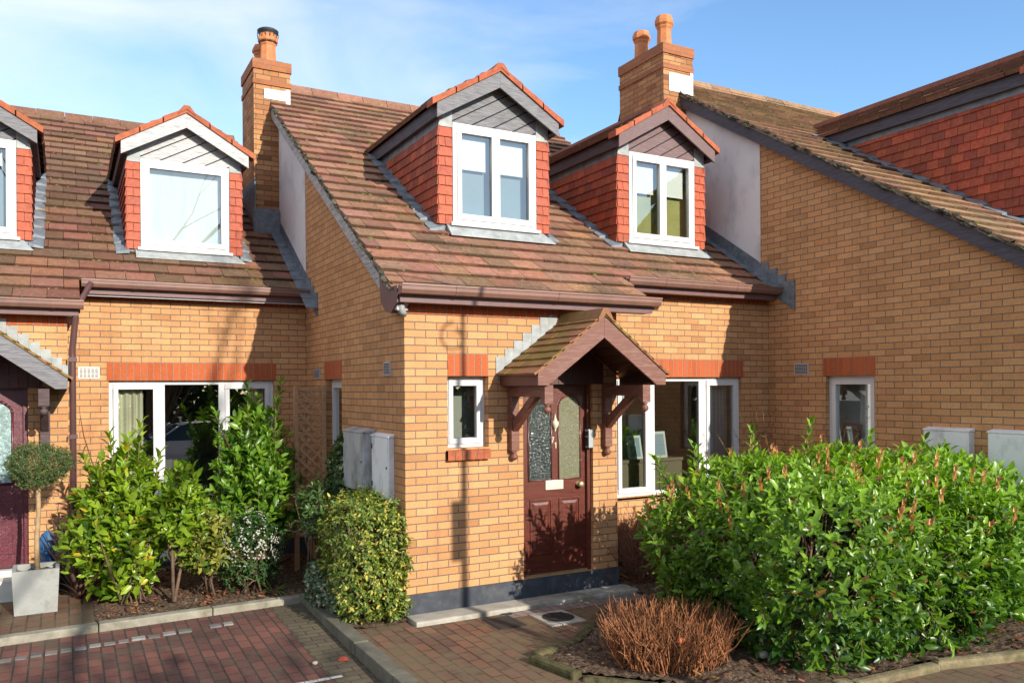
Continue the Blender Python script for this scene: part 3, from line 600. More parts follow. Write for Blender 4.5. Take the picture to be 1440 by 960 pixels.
    for F in ([L(a, y1_, z_0), L(b, y1_, z_0), L(b, y1_, z_1), L(a, y1_, z_1)], [L(a, y0_, z_0), L(a, y1_, z_0), L(a, y1_, z_1), L(a, y0_, z_1)], [L(b, y0_, z_0), L(b, y1_, z_0), L(b, y1_, z_1), L(b, y0_, z_1)],
              [L(a, y0_, z_0), L(b, y0_, z_0), L(b, y1_, z_0), L(a, y1_, z_0)], [L(a, y0_, z_1), L(b, y0_, z_1), L(b, y1_, z_1), L(a, y1_, z_1)]): rr.face(F)
    rr.build('interior', room, house)
    return d

def chimney(house, L, x0, x1, y0, y1, zt, zb, label, pots, flash=None, base_flash=None, seed=1):
    g = G(); c = .075
    def ring(za, zc, e, m):
        g.hexa([L(x0-e, y0-e, za), L(x1+e, y0-e, za), L(x1+e, y1+e, za), L(x0-e, y1+e, za)], [L(x0-e, y0-e, zc), L(x1+e, y0-e, zc), L(x1+e, y1+e, zc), L(x0-e, y1+e, zc)], m=m)
    ring(zb, zt-5*c, 0, 0); ring(zt-5*c, zt-4*c, .014, 1); ring(zt-4*c, zt-2*c, 0, 0); ring(zt-2*c, zt, .018, 1)
    g.hexa([L(x0, y0, zt), L(x1, y0, zt), L(x1, y1, zt), L(x0, y1, zt)], [L(x0+.1, y0+.1, zt+.05), L(x1-.1, y0+.1, zt+.05), L(x1-.1, y1-.1, zt+.05), L(x0+.1, y1-.1, zt+.05)], m=2)
    ch = g.build('chimney', ['brick_old', 'red_course', 'mortar'], house, label)
    for (px, py, h, rad, cowl) in pots:
        p = G(); z = zt+.02
        p.lathe(L(px, py, z), [(rad*1.0, 0), (rad*.90, h*.60), (rad*1.02, h*.66), (rad*1.02, h*.70), (rad*1.22, h*.76), (rad*1.22, h*.86), (rad*.98, h), (rad*.72, h), (rad*.70, h*.7)], 8, smooth=False, rot=.39)
        q = p.build('chimney_pot', 'terracotta', ch, 'octagonal orange clay pot with metal cowl' if cowl else None)
        if cowl:
            p = G(); p.lathe(L(px, py, z+h*.70), [(rad*1.10, 0), (rad*1.10, .035)], 16)
            p.lathe(L(px, py, z+h*.98), [(rad*.9, 0), (rad*1.25, .03), (rad*1.28, .06), (rad*1.1, .075), (rad*.3, .08)], 16)
            for a in range(16):
                an = a/16*6.283; p.tube([L(px+rad*1.2*math.cos(an), py+rad*1.2*math.sin(an), z+h*.86), L(px+rad*1.26*math.cos(an), py+rad*1.26*math.sin(an), z+h*1.0)], .006, 3)
            p.build('cowl', 'iron', q)
    if flash:
        f = G()
        for a, b, za, zc, cc in flash: f.box(L(a, y0-.012, za), L(b, y0-.001, zc))
        f.build('flashing', 'flash_white', ch)
    return ch

def porch(house, L, cx, hw, yf, ez, az, wm, posts, seed, label):
    s = (az-ez)/hw; g = G()
    po = G()
    for sg in (-1, 1):                                 # soffit boards and inner purlins
        for k in range(7):
            a, b = k/7*hw, (k+1)/7*hw-.006
            f = [L(cx+sg*a, yf+.02, az-.05-s*a), L(cx+sg*b, yf+.02, az-.05-s*b), L(cx+sg*b, -.01, az-.05-s*b), L(cx+sg*a, -.01, az-.05-s*a)]
            po.face(f)
        po.box(L(min(cx+sg*hw, cx+sg*(hw-.03)), yf+.02, ez-.115), L(max(cx+sg*hw, cx+sg*(hw-.03)), -.01, ez-.01))
        po.face([L(cx+sg*(hw-.03), yf+.02, ez-.10), L(cx+sg*(hw-.26), yf+.02, ez-.10), L(cx+sg*(hw-.26), -.01, ez-.10), L(cx+sg*(hw-.03), -.01, ez-.10)])
    x = -hw+.25
    while x < hw-.25:                                  # boarded tympanum on the wall
        b = min(x+.085, hw-.25); po.prism([L(cx+x, -.016, ez-.10), L(cx+b, -.016, ez-.10), L(cx+b, -.016, az-.07-s*abs(b)), L(cx+x, -.016, az-.07-s*abs(x))], (0, .014, 0)); x += .09
    p = po.build('porch', 'wood_soffit', house, label)
    for sg in (-1, 1):
        b = G(); b.prism([L(cx, yf-.012, az), L(cx+sg*hw, yf-.012, ez), L(cx+sg*hw, yf-.012, ez-.115), L(cx+sg*(hw-.115), yf-.012, ez-.115), L(cx, yf-.012, az-.215)], (0, .032, 0))
        b.build('bargeboard', wm, p, bevel=0.004)
    t = G(); Lb = math.hypot(hw+.03, s*(hw+.03))
    for sg in (-1, 1):
        e = hw+.035; tiles(t, L(cx+sg*e, yf-.03, az+.012-s*e), (0, 1, 0), (-sg, 0, s), -yf+.028, Lb, .20, Lb/8, .024, seed+sg, 1.0, .2)
    r = random.Random(seed); y = yf-.04
    while y < -.03:
        y2 = min(y+.30, -.005); w = .085; t.prism([L(cx+a, y, b) for a, b in ((-w, az+.04-s*w), (-.03, az+.075), (.03, az+.075), (w, az+.04-s*w), (w, az+.01-s*w), (0, az+.02), (-w, az+.01-s*w))], (0, y2-y-.006, 0), tone(r, 1.1)); y = y2
    for sg in (-1, 1):                                 # verge mortar, mossy and uneven
        for k in range(16):
            a, b = k/16*hw, (k+1)/16*hw; h = r.uniform(.018, .034)
            f = [L(cx+sg*a, yf-.026, az-s*a+.002), L(cx+sg*b, yf-.026, az-s*b+.002), L(cx+sg*b, yf-.026, az-s*b+h), L(cx+sg*a, yf-.026, az-s*a+h)]
            t.prism(f if sg > 0 else f[::-1], (0, .03, 0), tone(r, 1.25, .2, .1))
    t.build('porch_roof', 'tile_mossy', p)
    for (x0, x1) in posts:
        b = G(); zc = (x0+x1)/2
        b.box(L(x0, -.075, ez-.78), L(x1, -.004, ez-.112)); b.box(L(x0, yf+.06, ez-.225), L(x1, -.075, ez-.114)); b.box(L(x0-.003, yf+.022, ez-.29), L(x1+.003, yf+.095, ez-.112))
        b.prism([L(x0+.012, -.076, ez-.58), L(x0+.012, -.076, ez-.46), L(x0+.012, -.42, ez-.226), L(x0+.012, -.54, ez-.226)], (x1-x0-.024, 0, 0))
        k = b.build('bracket', 'wood_porch' if wm == 'wood_porch' else 'wood_dark', p, bevel=0.004)
        for (yy, zz) in ((-.04, ez-.78), (yf+.058, ez-.29)):
            f = G(); f.lathe(L(zc, yy, zz), [(.012, 0), (.034, -.006), (.034, -.016), (.018, -.024), (.034, -.038), (.041, -.058), (.034, -.08), (.016, -.093), (.002, -.096)], 14)
            f.build('finial', 'wood_porch' if wm == 'wood_porch' else 'wood_dark', k)
    return p
def steps_flash(house, pts, mp, mat='lead', w=0.11, d=0.012, name='step_flashing'):
    g = G()
    for u, z, zb in pts: g.hexa([mp(u, -d, zb), mp(u+w, -d, zb), mp(u+w, -.001, zb), mp(u, -.001, zb)], [mp(u, -d, z), mp(u+w, -d, z), mp(u+w, -.001, z), mp(u, -.001, z)])
    return g.build(name, mat, house)

def house(name, label, X0, Y0, XR, bw, rec, z0, t, yr, bx1, verge_mat, side_win, front_win, big_win, door_x, seed, tile='tile', gx1=None, rfront=None):
    L = lambda x, y, z: (X0+x, Y0+y, z)
    h = thing(name, label, 'house', (X0, Y0, 0), 'stepped brick terraced houses'); zr = lambda y: z0+t*y if y <= yr else z0+t*yr-2.2*(y-yr)
    fm = lambda u, d, z: L(u, d, z); sm = lambda u, d, z: L(d, u, z); rm = lambda u, d, z: L(u, rec+d, z); bm_ = lambda u, d, z: L(bw-d, u, z)
    g = G(); holes = []
    if front_win: holes.append((*front_win, .10))
    if door_x: holes.append((door_x[0], door_x[1], 0.0, 2.10, .14))
    wall(g, fm, 0, bw, -.5, lambda u: 2.95, holes)
    wall(g, sm, 0, yr+1.2, -.5, lambda u: max(zr(u)-.02, -.4), [(*side_win, .09)], breaks=[yr, yr+1.2])
    wall(g, bm_, 0, rec, -.5, lambda u: 3.0)
    wall(g, rm, bw, XR, -.5, lambda u: 3.32, [(*big_win, .06)] if big_win else [])
    wall(g, lambda u, d, z: L(u, yr+1.2-d, z), 0, XR, -.5, lambda u: zr(yr+1.2))
    g.build('wall', 'brick', h)
    g = G(); e = .012                                  # painted plinth
    xs = [(-e, door_x[0]), (door_x[1], bw+e)] if door_x else [(-e, bw+e)]
    for a, b in xs: g.box(L(a, -e, -.5), L(b, 0, -.001))
    if door_x: g.box(L(door_x[0], -e, -.5), L(door_x[1], .12, -.003)); 
    g.box(L(-e, 0, -.5), L(0, 3.0, -.001)); g.box(L(bw, 0, -.5), L(bw+e, rec-.001, -.001)); g.box(L(bw+e, rec-e, -.5), L(XR-.002, rec, -.001))
    g.build('plinth', 'plinth', h)
    for nm, *ar in (('soldier_course', fm, .0, bw, 2.70, 2.925), ('soldier_course', rm, bw+.005, XR-.002, 3.075, 3.30), ('lintel', fm, front_win[0], front_win[1], 2.10, 2.325),
                    ('lintel', sm, side_win[0]-.01, side_win[1]+.04, 2.10, 2.325), ('lintel', rm, big_win[0]-.02, big_win[1]+.03, 2.10, 2.325)):
        g = G(); soldier(g, *ar); g.build(nm, 'soldier', h)
    g = G()
    if front_win:                                      # rowlock sill of red bricks
        for k in range(6):
            a = front_win[0]-.02+k*.079; g.hexa([fm(a, -.05, front_win[2]-.115), fm(a+.071, -.05, front_win[2]-.115), fm(a+.071, .1, front_win[2]-.115), fm(a, .1, front_win[2]-.115)],
                  [fm(a, -.05, front_win[2]-.02), fm(a+.071, -.05, front_win[2]-.02), fm(a+.071, .1, front_win[2]-.004), fm(a, .1, front_win[2]-.004)], m=1)
        g.box(fm(front_win[0]-.02, -.046, front_win[2]-.11), fm(front_win[0]+.45, .09, front_win[2]-.022), m=2)
    g.build('brick_sill', ['soldier', 'newtile', 'mortar'], h)
    # roof
    gy = .68/3; ye = -.19; cs = 1/math.hypot(1, t); gauge = gy/cs
    return h, L, zr, gy, ye, cs, gauge

def roof(h, L, zr, t, gy, ye, cs, gauge, XR, rec, yr, bx1, skips, tile, verge_mat, seed, eave_rec=None, base=1.0, vx=-.17, amt=.24, hue=.10):
    g = G(); B = (0, 1, t)
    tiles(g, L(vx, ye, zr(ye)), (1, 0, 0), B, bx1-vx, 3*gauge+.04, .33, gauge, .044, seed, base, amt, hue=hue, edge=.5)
    y3 = ye+3*gy
    def sk(a, b):
        x, y = vx+a, y3+b*cs
        return any(abs(x-c_) < w_ and ya < y < (az_-s_*abs(x-c_)-zr(0))/t-.45 for c_, w_, ya, az_, s_ in skips)
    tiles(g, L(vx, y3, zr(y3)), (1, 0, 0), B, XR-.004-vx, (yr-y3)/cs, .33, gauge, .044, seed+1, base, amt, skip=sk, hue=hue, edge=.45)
    for a, b in ((vx, XR),): g.face([L(a, yr, zr(yr)), L(b, yr, zr(yr)), L(b, yr+1.3, zr(yr)-2.2*1.3), L(a, yr+1.3, zr(yr)-2.2*1.3)])
    rf = g.build('roof', tile, h)
    g = G(); r = random.Random(seed+3); x = vx; zt = zr(yr)+.03
    while x < XR-.02:
        x2 = min(x+.43, XR-.004); w = .13; c = tone(r, base*.95, .15)
        pr = [(-w, zt-.075), (-.05, zt+.045), (.05, zt+.045), (w, zt-.075), (w, zt-.10), (0, zt-.02), (-w, zt-.10)]
        g.prism([L(x, yr+a, b+r.uniform(-.004, .004)) for a, b in pr], (x2-x-.008, 0, 0), c); x = x2
    g.build('ridge_tiles', tile, rf)
    g = G(); R3 = random.Random(seed+7)                # moss cushions lodged along the course edges
    for k in range(230):
        i = R3.randint(1, int((yr-ye)/gy)-1); y = ye+i*gy-.012; x = R3.uniform(vx+.05, XR-.1)
        if y < rec-.1 and x > bx1: continue
        if sk((x-vx), (y-y3)/cs): continue
        s_ = R3.uniform(.008, .026); n_ = 6; z = zr(y)+.018
        ring = [L(x+s_*1.7*math.cos(a*1.047)*R3.uniform(.7, 1.2), y+s_*math.sin(a*1.047)*R3.uniform(.7, 1.2), z+s_*.6*math.sin(a*1.047)) for a in range(n_)]
        c = tone(R3, 1, .35, .12); tp = L(x, y-s_*.3, z+s_*.9)
        for a in range(n_): g.face([ring[a], ring[(a+1) % n_], tp], c)
    mo = g.build('moss', 'moss', rf); mo['kind'] = 'stuff'
    g = G(); dz0, dz1 = .028, .20                       # bargeboard of the verge
    ya, yb = ye+.04, yr
    g.prism([L(vx+.015, ya, zr(ya)-dz0), L(vx+.015, yb, zr(yb)-dz0), L(vx+.015, yb, zr(yb)-dz1), L(vx+.015, ya+.12, zr(ya+.12)-dz1), L(vx+.015, ya, zr(ya)-dz1+.06)], (.024, 0, 0))
    g.face([L(vx+.03, ya, zr(ya)-.14), L(vx+.03, yb, zr(yb)-.14), L(0, yb, zr(yb)-.14), L(0, ya, zr(ya)-.14)])
    g.build('bargeboard', verge_mat, rf)
    g = G(); y = ye+.02
    while y < yr-.05:                                  # bedding mortar under the verge tiles, ragged and mossy
        l = r.uniform(.05, .16); y2 = min(y+l, yr); hh = r.uniform(.015, .035); o = r.uniform(-.012, .010)
        g.hexa([L(vx-o-.004, y, zr(y)-.032), L(vx+.06, y, zr(y)-.032), L(vx+.06, y2, zr(y2)-.032), L(vx-o-.004, y2, zr(y2)-.032)],
               [L(vx-o, y, zr(y)-.032+hh), L(vx+.06, y, zr(y)), L(vx+.06, y2, zr(y2)), L(vx-o, y2, zr(y2)-.032+hh)], tone(r, 1, .3)); y = y2
    g.build('verge_mortar', 'mortar', rf)
    g = G(); R4 = random.Random(seed+8)
    for k in range(190):                               # dark moss growing out of the verge
        y = R4.uniform(ye+.1, yr-.1); s_ = R4.uniform(.012, .038); x = vx+R4.uniform(-.022, .035); z = zr(y)+R4.uniform(-.03, .03); n_ = 6
        ring = [L(x+s_*math.cos(a*1.047)*R4.uniform(.6, 1.1), y+s_*2.0*math.sin(a*1.047)*R4.uniform(.7, 1.2), z+t*s_*2.0*math.sin(a*1.047)) for a in range(n_)]
        c = tone(R4, 1, .4, .12); tp = L(x, y, z+s_*.9); bt = L(x, y, z-s_*.8)
        for a in range(n_): g.face([ring[a], ring[(a+1) % n_], tp], c); g.face([ring[(a+1) % n_], ring[a], bt], c)
    g.build('verge_moss', 'verge_moss', rf)['kind'] = 'stuff'
    return rf

# ================================================================== THE TERRACE
# ---------------- middle house
h, L, zr, gy, ye, cs, gauge = house('terraced_house', 'middle brick house with a red-brown front door under a tiled porch', 0, 0, 5.5, 2.49, .68, 2.93, .65, 6.03, 2.96, 'wood_verge',
    (2.03, 2.70, 1.02, 2.10), (.45, .90, 1.385, 2.10), (2.98, 5.01, .64, 2.10), (1.30, 2.17), 1)
ye = -.15
skips = [(1.675, .68, 1.40, 5.725, .6), (4.205, .68, 1.40, 5.725, .6)]
rf = roof(h, L, zr, .65, gy, ye, cs, gauge, 5.5, .68, 6.03, 2.96, skips, 'tile', 'wood_verge', 11, vx=-.13)
d1 = dormer(h, L, 2.93, .65, 1.675, 1.30, .74, 3.905, 5.07, 5.235, 5.725, 'wood_grey', .56, [(1.17, 1.675, 1), (1.675, 2.18, 1)], None, 21, side_board='wood_navy', room='net', rdepth=.06)
d2 = dormer(h, L, 2.93, .65, 4.205, 1.30, .74, 3.90, 5.07, 5.235, 5.725, 'wood_purple', .555, [(3.705, 4.205, 1), (4.205, 4.705, 1)], None, 31, side_board='wood_dark', room='room_olive', rdepth=.06)
fs = gutter(h, L, -.13, 2.90, 0, 2.955)
f2 = gutter(h, L, 2.98, 5.49, .68, 3.285)
fs.prism([L(-.128, y, z) for y, z in ((-.15, 2.95), (-.15, 2.79), (.02, 2.70), (.16, 2.72), (.30, 2.83), (.34, 3.10), (.10, 2.95))], (.125, 0, 0))   # boxed end of the verge
fs.build('fascia', 'fascia', h); f2.build('fascia', 'fascia', h)
g = G(); g.tube([L(-.07, -.10, 2.775), L(-.06, -.09, 2.71), L(-.02, -.05, 2.69)], .035, 10); g.build('gutter_outlet', 'lead_pale', h)
chimney(h, L, -.37, .17, 5.10, 5.97, 6.90, 3.9, None, [(-.10, 5.36, .47, .125, True), (-.12, 5.72, .42, .12, False)], flash=[(-.22, .10, 6.32, 6.47, 0), (.10, .168, 6.22, 6.50, 0)])
g = G(); g.hexa([L(-.40, 5.02, zr(0)+1.0)]*1+[L(0, 5.02, zr(0)+1.0), L(0, 5.09, zr(0)+1.0), L(-.40, 5.09, zr(0)+1.0)], [L(-.40, 5.02, 4.62), L(0, 5.02, 4.62), L(0, 5.09, 4.68), L(-.40, 5.09, 4.68)])
g.box(L(-.385, 5.0, 4.1), L(-.37, 5.97, 5.10)); g.build('flashing', 'lead', h)
zA = lambda y: 2.93+.65*(y-2.95)
g = G(); R_ = [(3.60, zA(3.60)+.10), (5.10, zA(5.10)+.12), (5.10, zr(5.10)-.145), (3.60, zr(3.60)-.145)]
g.prism([L(-.006, y, z) for y, z in R_], (.005, 0, 0)); g.build('render_panel', 'render', h)
sm = lambda u, d, z: L(d, u, z)
g = G()                                               # lead where the left roof meets this wall
g.prism([L(-.014, y, z) for y, z in ((3.25, zA(3.25)), (5.10, zA(5.10)), (5.10, zA(5.10)+.20), (3.62, zA(3.62)+.20), (3.25, zA(3.25)+.14))], (.012, 0, 0))
for k in range(3): y = 3.02+k*.17; g.hexa([sm(y, -.016, zA(y+.1)-.12)]+[sm(y+.16, -.016, zA(y+.1)-.06), sm(y+.16, -.001, zA(y+.1)-.06), sm(y, -.001, zA(y+.1)-.12)], [sm(y, -.016, zA(y)+.24), sm(y+.16, -.016, zA(y)+.24), sm(y+.16, -.001, zA(y)+.24), sm(y, -.001, zA(y)+.24)])
y = 3.0
while y < 5.0:
    g.hexa([L(-.16, y, zA(y)+.048), L(-.005, y, zA(y)+.05), L(-.005, y+.24, zA(y+.24)+.04), L(-.15, y+.24, zA(y+.24)+.036)], [L(-.16, y, zA(y)+.056), L(-.005, y, zA(y)+.060), L(-.005, y+.24, zA(y+.24)+.05), L(-.15, y+.24, zA(y+.24)+.042)]); y += .227
g.build('step_flashing', 'lead', h)
# windows
fm = lambda u, d, z: L(u, d, z); rm = lambda u, d, z: L(u, .68+d, z)
window(h, fm, .45, .90, 1.385, 2.10, .09, [(.50, .85, 1)], 'small white casement above a red brick sill', sill=False, sash=.045, depth=.16, room='room_pale')
window(h, rm, 2.98, 5.01, .64, 2.10, .05, [(3.03, 3.50, 1), (3.60, 4.32, 0), (4.44, 4.96, 1)], 'wide white window of three lights beside the porch', depth=2.2, room='room_pale')
window(h, sm, 2.03, 2.70, 1.02, 2.10, .08, [(2.08, 2.65, 1)], 'narrow white window in the shaded side wall', depth=1.0)
# porch and door
porch(h, L, 1.79, .76, -.76, 2.115, 2.68, 'wood_porch', [(1.125, 1.215), (2.285, 2.375)], 41, None)
mpf = lambda u, d, z: L(u, d, z)
g = G()
for k in range(7):
    u = .985+k*.105; z = 2.17+(u-.985)*.80; g.box(L(u, -.010, z-.10), L(u+.103, -.001, z+.125-(.0 if k < 6 else .06)))
g.build('step_flashing', 'lead_pale', h)

def front_door(house, L, x0, x1, z0, yd, mat, pane_fn, label):
    fr = G(); fr.box(L(x0, yd-.04, z0-.04), L(x0+.045, yd+.05, 2.10)); fr.box(L(x1-.045, yd-.04, z0-.04), L(x1, yd+.05, 2.10)); fr.box(L(x0+.045, yd-.04, 2.04), L(x1-.045, yd+.05, 2.10))
    fr.build('door_frame', mat, house, bevel=0.004)
    a, b = x0+.047, x1-.047; d = G(); d.box(L(a, yd, z0), L(b, yd+.045, 2.037))
    return d, a, b
d, a, b = front_door(h, L, 1.30, 2.17, .02, .085, 'door', None, None)
mid = (a+b)/2; mw = .045
def frame(g, x0, x1, z0, z1, y, w=.018, h=.012):
    for p in ((x0, x1, z0, z0+w), (x0, x1, z1-w, z1)): g.box(L(p[0], y-h, p[2]), L(p[1], y, p[3]))
    for p in ((x0, x0+w), (x1-w, x1)): g.box(L(p[0], y-h, z0+w), L(p[1], y, z1-w))
ypl = .085
for (p, q) in ((a+.075, mid-mw), (mid+mw, b-.075)):   # lower panels
    frame(d, p, q, .22, .80, ypl); d.hexa([L(p+.035, ypl-.001, .255), L(q-.035, ypl-.001, .255), L(q-.035, ypl-.001, .765), L(p+.035, ypl-.001, .765)], [L(p+.06, ypl-.012, .28), L(q-.06, ypl-.012, .28), L(q-.06, ypl-.012, .74), L(p+.06, ypl-.012, .74)])
d.box(L(a+.01, ypl-.014, .025), L(b-.01, ypl, .075))
dr = d.build('door', 'door', h)
M['obs_dark'] = simple('dark_obscure_glass', (0.016, 0.026, 0.022), 0.12, 0.7, var=0.5, vscale=40, bmp=0.9, bscale=60)
M['obs_olive'] = simple('olive_obscure_glass', (0.150, 0.150, 0.088), 0.15, 0.6, var=0.12, vscale=30, bmp=0.6, bscale=55)
M['obs_teal'] = simple('pale_leaded_glass', (0.20, 0.30, 0.29), 0.15, 0.6, var=0.45, vscale=24, bmp=0.9, bscale=40)
def arch(x0, x1, z0, z1, y, hgt, n=14):
    r = (x1-x0)/2; cxx = (x0+x1)/2; pts = [(x0, z0), (x1, z0)]
    for k in range(n+1): an = math.pi*k/n; pts.append((cxx+r*math.cos(an), z1-hgt+hgt*math.sin(an)))
    return pts
for (p, q, mname, lab) in ((a+.06, mid-mw, 'obs_dark', 'dark textured arched door glass'), (mid+mw, b-.07, 'obs_olive', 'olive textured arched door glass')):
    pts = arch(p, q, 1.00, 1.89, ypl, .135); g = G(); g.prism([L(x, ypl-.004, z) for x, z in pts][::-1], (0, .003, 0)); pn = g.build('pane', mname, dr, lab)
    g = G()
    loop = pts+[pts[0]]
    for (x, z), (x2, z2) in zip(loop, loop[1:]): g.tube([L(x, ypl-.006, z), L(x2, ypl-.006, z2)], .008, 5)
    g.build('bead', 'door', pn)
g = G(); g.box(L(1.615, ypl-.010, .895), L(1.835, ypl-.001, .995)); g.box(L(1.645, ypl-.016, .92), L(1.805, ypl-.010, .968)); g.build('letter_plate', 'cream', dr, bevel=0.003)
g = G(); g.lathe(L(2.035, ypl, .935), [(.030, 0), (.030, -.006), (.012, -.012), (.012, -.035), (.030, -.042), (.036, -.058), (.028, -.074), (.004, -.078)], 16, axis='y'); g.build('knob', 'brass', dr)
g = G(); g.lathe(L(2.055, ypl, 1.19), [(.018, 0), (.018, -.006), (.002, -.007)], 14, axis='y'); g.build('lock', 'brass', dr); g = G(); g.lathe(L(2.055, ypl, 1.475), [(.019, 0), (.019, -.007), (.002, -.009)], 14, axis='y'); g.build('spyhole', 'brass', dr)
g = G()
for k, (rr_, hh_) in enumerate([(.006, .0), (.012, .01), (.02, .025), (.036, .05), (.040, .075), (.034, .10), (.018, .115), (.010, .125), (.014, .135), (.008, .15), (.003, .17)]): pass
g.lathe(L(mid, ypl-.012, 1.515), [(.004, 0), (.010, .012), (.007, .022), (.026, .04), (.038, .07), (.040, .095), (.026, .112), (.016, .12), (.020, .13), (.010, .14), (.006, .165), (.002, .185)], 14)
g.build('knocker', 'cream', dr)
g = G(); zt_ = 1.455; x_ = mid-.030
g.box(L(x_-.018, ypl-.006, zt_-.009), L(x_+.018, ypl, zt_)); g.prism([L(x_+.018, ypl-.006, zt_-.009), L(x_+.008, ypl-.006, zt_-.009), L(x_-.010, ypl-.006, zt_-.062), L(x_, ypl-.006, zt_-.062)], (0, .006, 0))
x_ = mid+.012; zt_ = 1.395; g.box(L(x_-.0045, ypl-.006, zt_-.062), L(x_+.0045, ypl, zt_)); g.prism([L(x_-.0045, ypl-.006, zt_), L(x_-.016, ypl-.006, zt_-.014), L(x_-.0045, ypl-.006, zt_-.014)], (0, .006, 0))
g.build('house_number', 'cream', dr)
g = G(); g.box(L(1.345, .05, -.002), L(2.125, .13, .018)); g.build('threshold', 'brass', h)
g = G(); g.box(L(2.105, -.02, 1.325), L(2.165, .06, 1.525)); ic = g.build('intercom', 'galv', h, bevel=0.006)
g = G(); g.box(L(2.101, -.008, 1.345), L(2.105, .05, 1.44)); g.box(L(2.101, -.008, 1.455), L(2.105, .05, 1.505)); g.build('speaker_panel', 'iron', ic)
# meter boxes and vents on the side wall
for (y0, y1, z0_, z1_, dd, mm, lab) in ((.86, 1.56, .90, 1.53, .13, 'box_grey', 'grimy grey meter box'), (.29, .80, .88, 1.505, .06, 'box_white', 'white meter box next to the corner')):
    g = G(); g.box(L(-dd, y0, z0_), L(-.001, y1, z1_-.012)); g.hexa([L(-dd-.01, y0-.01, z1_-.012), L(-.001, y0-.01, z1_-.012), L(-.001, y1+.01, z1_-.012), L(-dd-.01, y1+.01, z1_-.012)], [L(-dd-.01, y0-.01, z1_), L(-.001, y0-.01, z1_+.025), L(-.001, y1+.01, z1_+.025), L(-dd-.01, y1+.01, z1_)])
    bx = g.build('meter_box', mm, h, lab, bevel=0.004)
    g = G(); g.box(L(-dd-.006, y0+.02, z0_+.02), L(-dd-.0005, y1-.02, z1_-.03)); g.build('lid', mm, bx, bevel=0.002)
    g = G(); g.lathe(L(-dd-.006, y0+.05, (z0_+z1_)/2), [(.014, 0), (.014, -.004), (.003, -.005)], 10, axis='x'); g.build('lock', 'iron', bx)
    for zz_ in (z0_+.10, z1_-.14):
        g = G(); g.box(L(-dd-.010, y1-.045, zz_), L(-dd-.005, y1-.012, zz_+.05)); g.build('hinge', 'iron', bx)
def vent(h, mp, u0, u1, z0, z1, mat='vent', rows=7, cols=6):
    g = G(); mbox(g, mp, u0, u1, -.010, -.0005, z0, z1)
    dx, dz = (u1-u0-.02)/cols, (z1-z0-.02)/rows
    for i in range(cols):
        for j in range(rows): mbox(g, mp, u0+.01+i*dx+.004, u0+.01+(i+1)*dx-.004, -.0125, -.0098, z0+.01+j*dz+.004, z0+.01+(j+1)*dz-.004, m=1)
    g.build('vent', [mat, 'hole'], h)
vent(h, sm, .37, .57, 2.115, 2.25); vent(h, sm, 2.93, 3.20, 2.115, 2.24)

# ---------------- left house
hA, LA, zrA, gy, ye, cs, gauge = house('terraced_house', 'left brick house with pale dormer gables and a plum front door', -5.7, 2.95, 5.7, 2.87, .68, 2.93, .65, 5.82, 3.0, 'wood_verge',
    (2.03, 2.70, 1.02, 2.10), (.45, .90, 1.385, 2.10), (3.31, 5.27, .64, 2.10), (1.62, 2.49), 2)
ye = -.15
roof(hA, LA, zrA, .65, gy, ye, cs, gauge, 5.7, .68, 5.82, 3.0, [(4.26, .64, 1.30, 5.60, .586), (1.79, .64, 1.30, 5.60, .586)], 'tile', 'wood_verge', 51, amt=.28, hue=.12, base=.70, vx=-.13)
dormer(hA, LA, 2.93, .65, 4.26, 1.20, .71, 3.82, 4.96, 5.14, 5.60, 'wood_white', .545, [(3.765, 4.755, 1)], 'dormer with a white painted gable', 61, side_board='wood_dark', room='sheer', rdepth=.02)
dormer(hA, LA, 2.93, .65, 1.79, 1.20, .71, 3.835, 5.0, 5.14, 5.60, 'wood_grey', .555, [(1.285, 1.79, 1), (1.79, 2.295, 1)], None, 71, side_board='wood_dark', room='net', rdepth=.06)
f = gutter(hA, LA, -.13, 3.03, 0, 2.965); f.build('fascia', 'fascia', hA)
f = gutter(hA, LA, 3.02, 5.69, .68, 3.285); f.box(LA(3.03, .53, 3.10), LA(5.66, .548, 3.118), m=1); f.build('fascia', ['fascia', 'pvc'], hA)
rmA = lambda u, d, z: LA(u, .68+d, z); fmA = lambda u, d, z: LA(u, d, z)
window(hA, rmA, 3.31, 5.27, .64, 2.10, .05, [(3.36, 3.86, 1), (3.94, 4.58, 0), (4.66, 5.22, 1)], 'wide white window of three lights behind the laurels', depth=2.4)
window(hA, fmA, .45, .90, 1.385, 2.10, .09, [(.50, .85, 1)], None, sill=False, sash=.045, depth=1.0)
window(hA, lambda u, d, z: LA(d, u, z), 2.03, 2.70, 1.02, 2.10, .08, [(2.08, 2.65, 1)], None, depth=1.0)
porch(hA, LA, 2.11, .76, -.62, 2.115, 2.68, 'wood_grey', [(1.445, 1.535), (2.605, 2.70)], 81, None)
g = G()
for k in range(7):
    u = 2.11+.71-k*.105; z = 2.17+k*.105*.78; g.box(LA(u-.0, -.010, z-.08), LA(u+.103, -.001, z+.10))
g.build('step_flashing', 'lead_pale', hA)
L_save = L; L = LA
d, a, b = front_door(hA, LA, 1.62, 2.49, .07, .085, 'door_plum', None, None); mid = (a+b)/2
frame(d, a+.09, b-.09, .22, .78, ypl); drA = d.build('door', 'door_plum', hA)
pts = arch(a+.13, b-.10, .98, 1.90, ypl, .16); g = G(); g.prism([LA(x, ypl-.004, z) for x, z in pts][::-1], (0, .003, 0)); pn = g.build('pane', 'obs_teal', drA)
g = G(); loop = pts+[pts[0]]
for (x, z), (x2, z2) in zip(loop, loop[1:]): g.tube([LA(x, ypl-.008, z), LA(x2, ypl-.008, z2)], .014, 5)
g.build('bead', 'door_plum', pn)
L = L_save
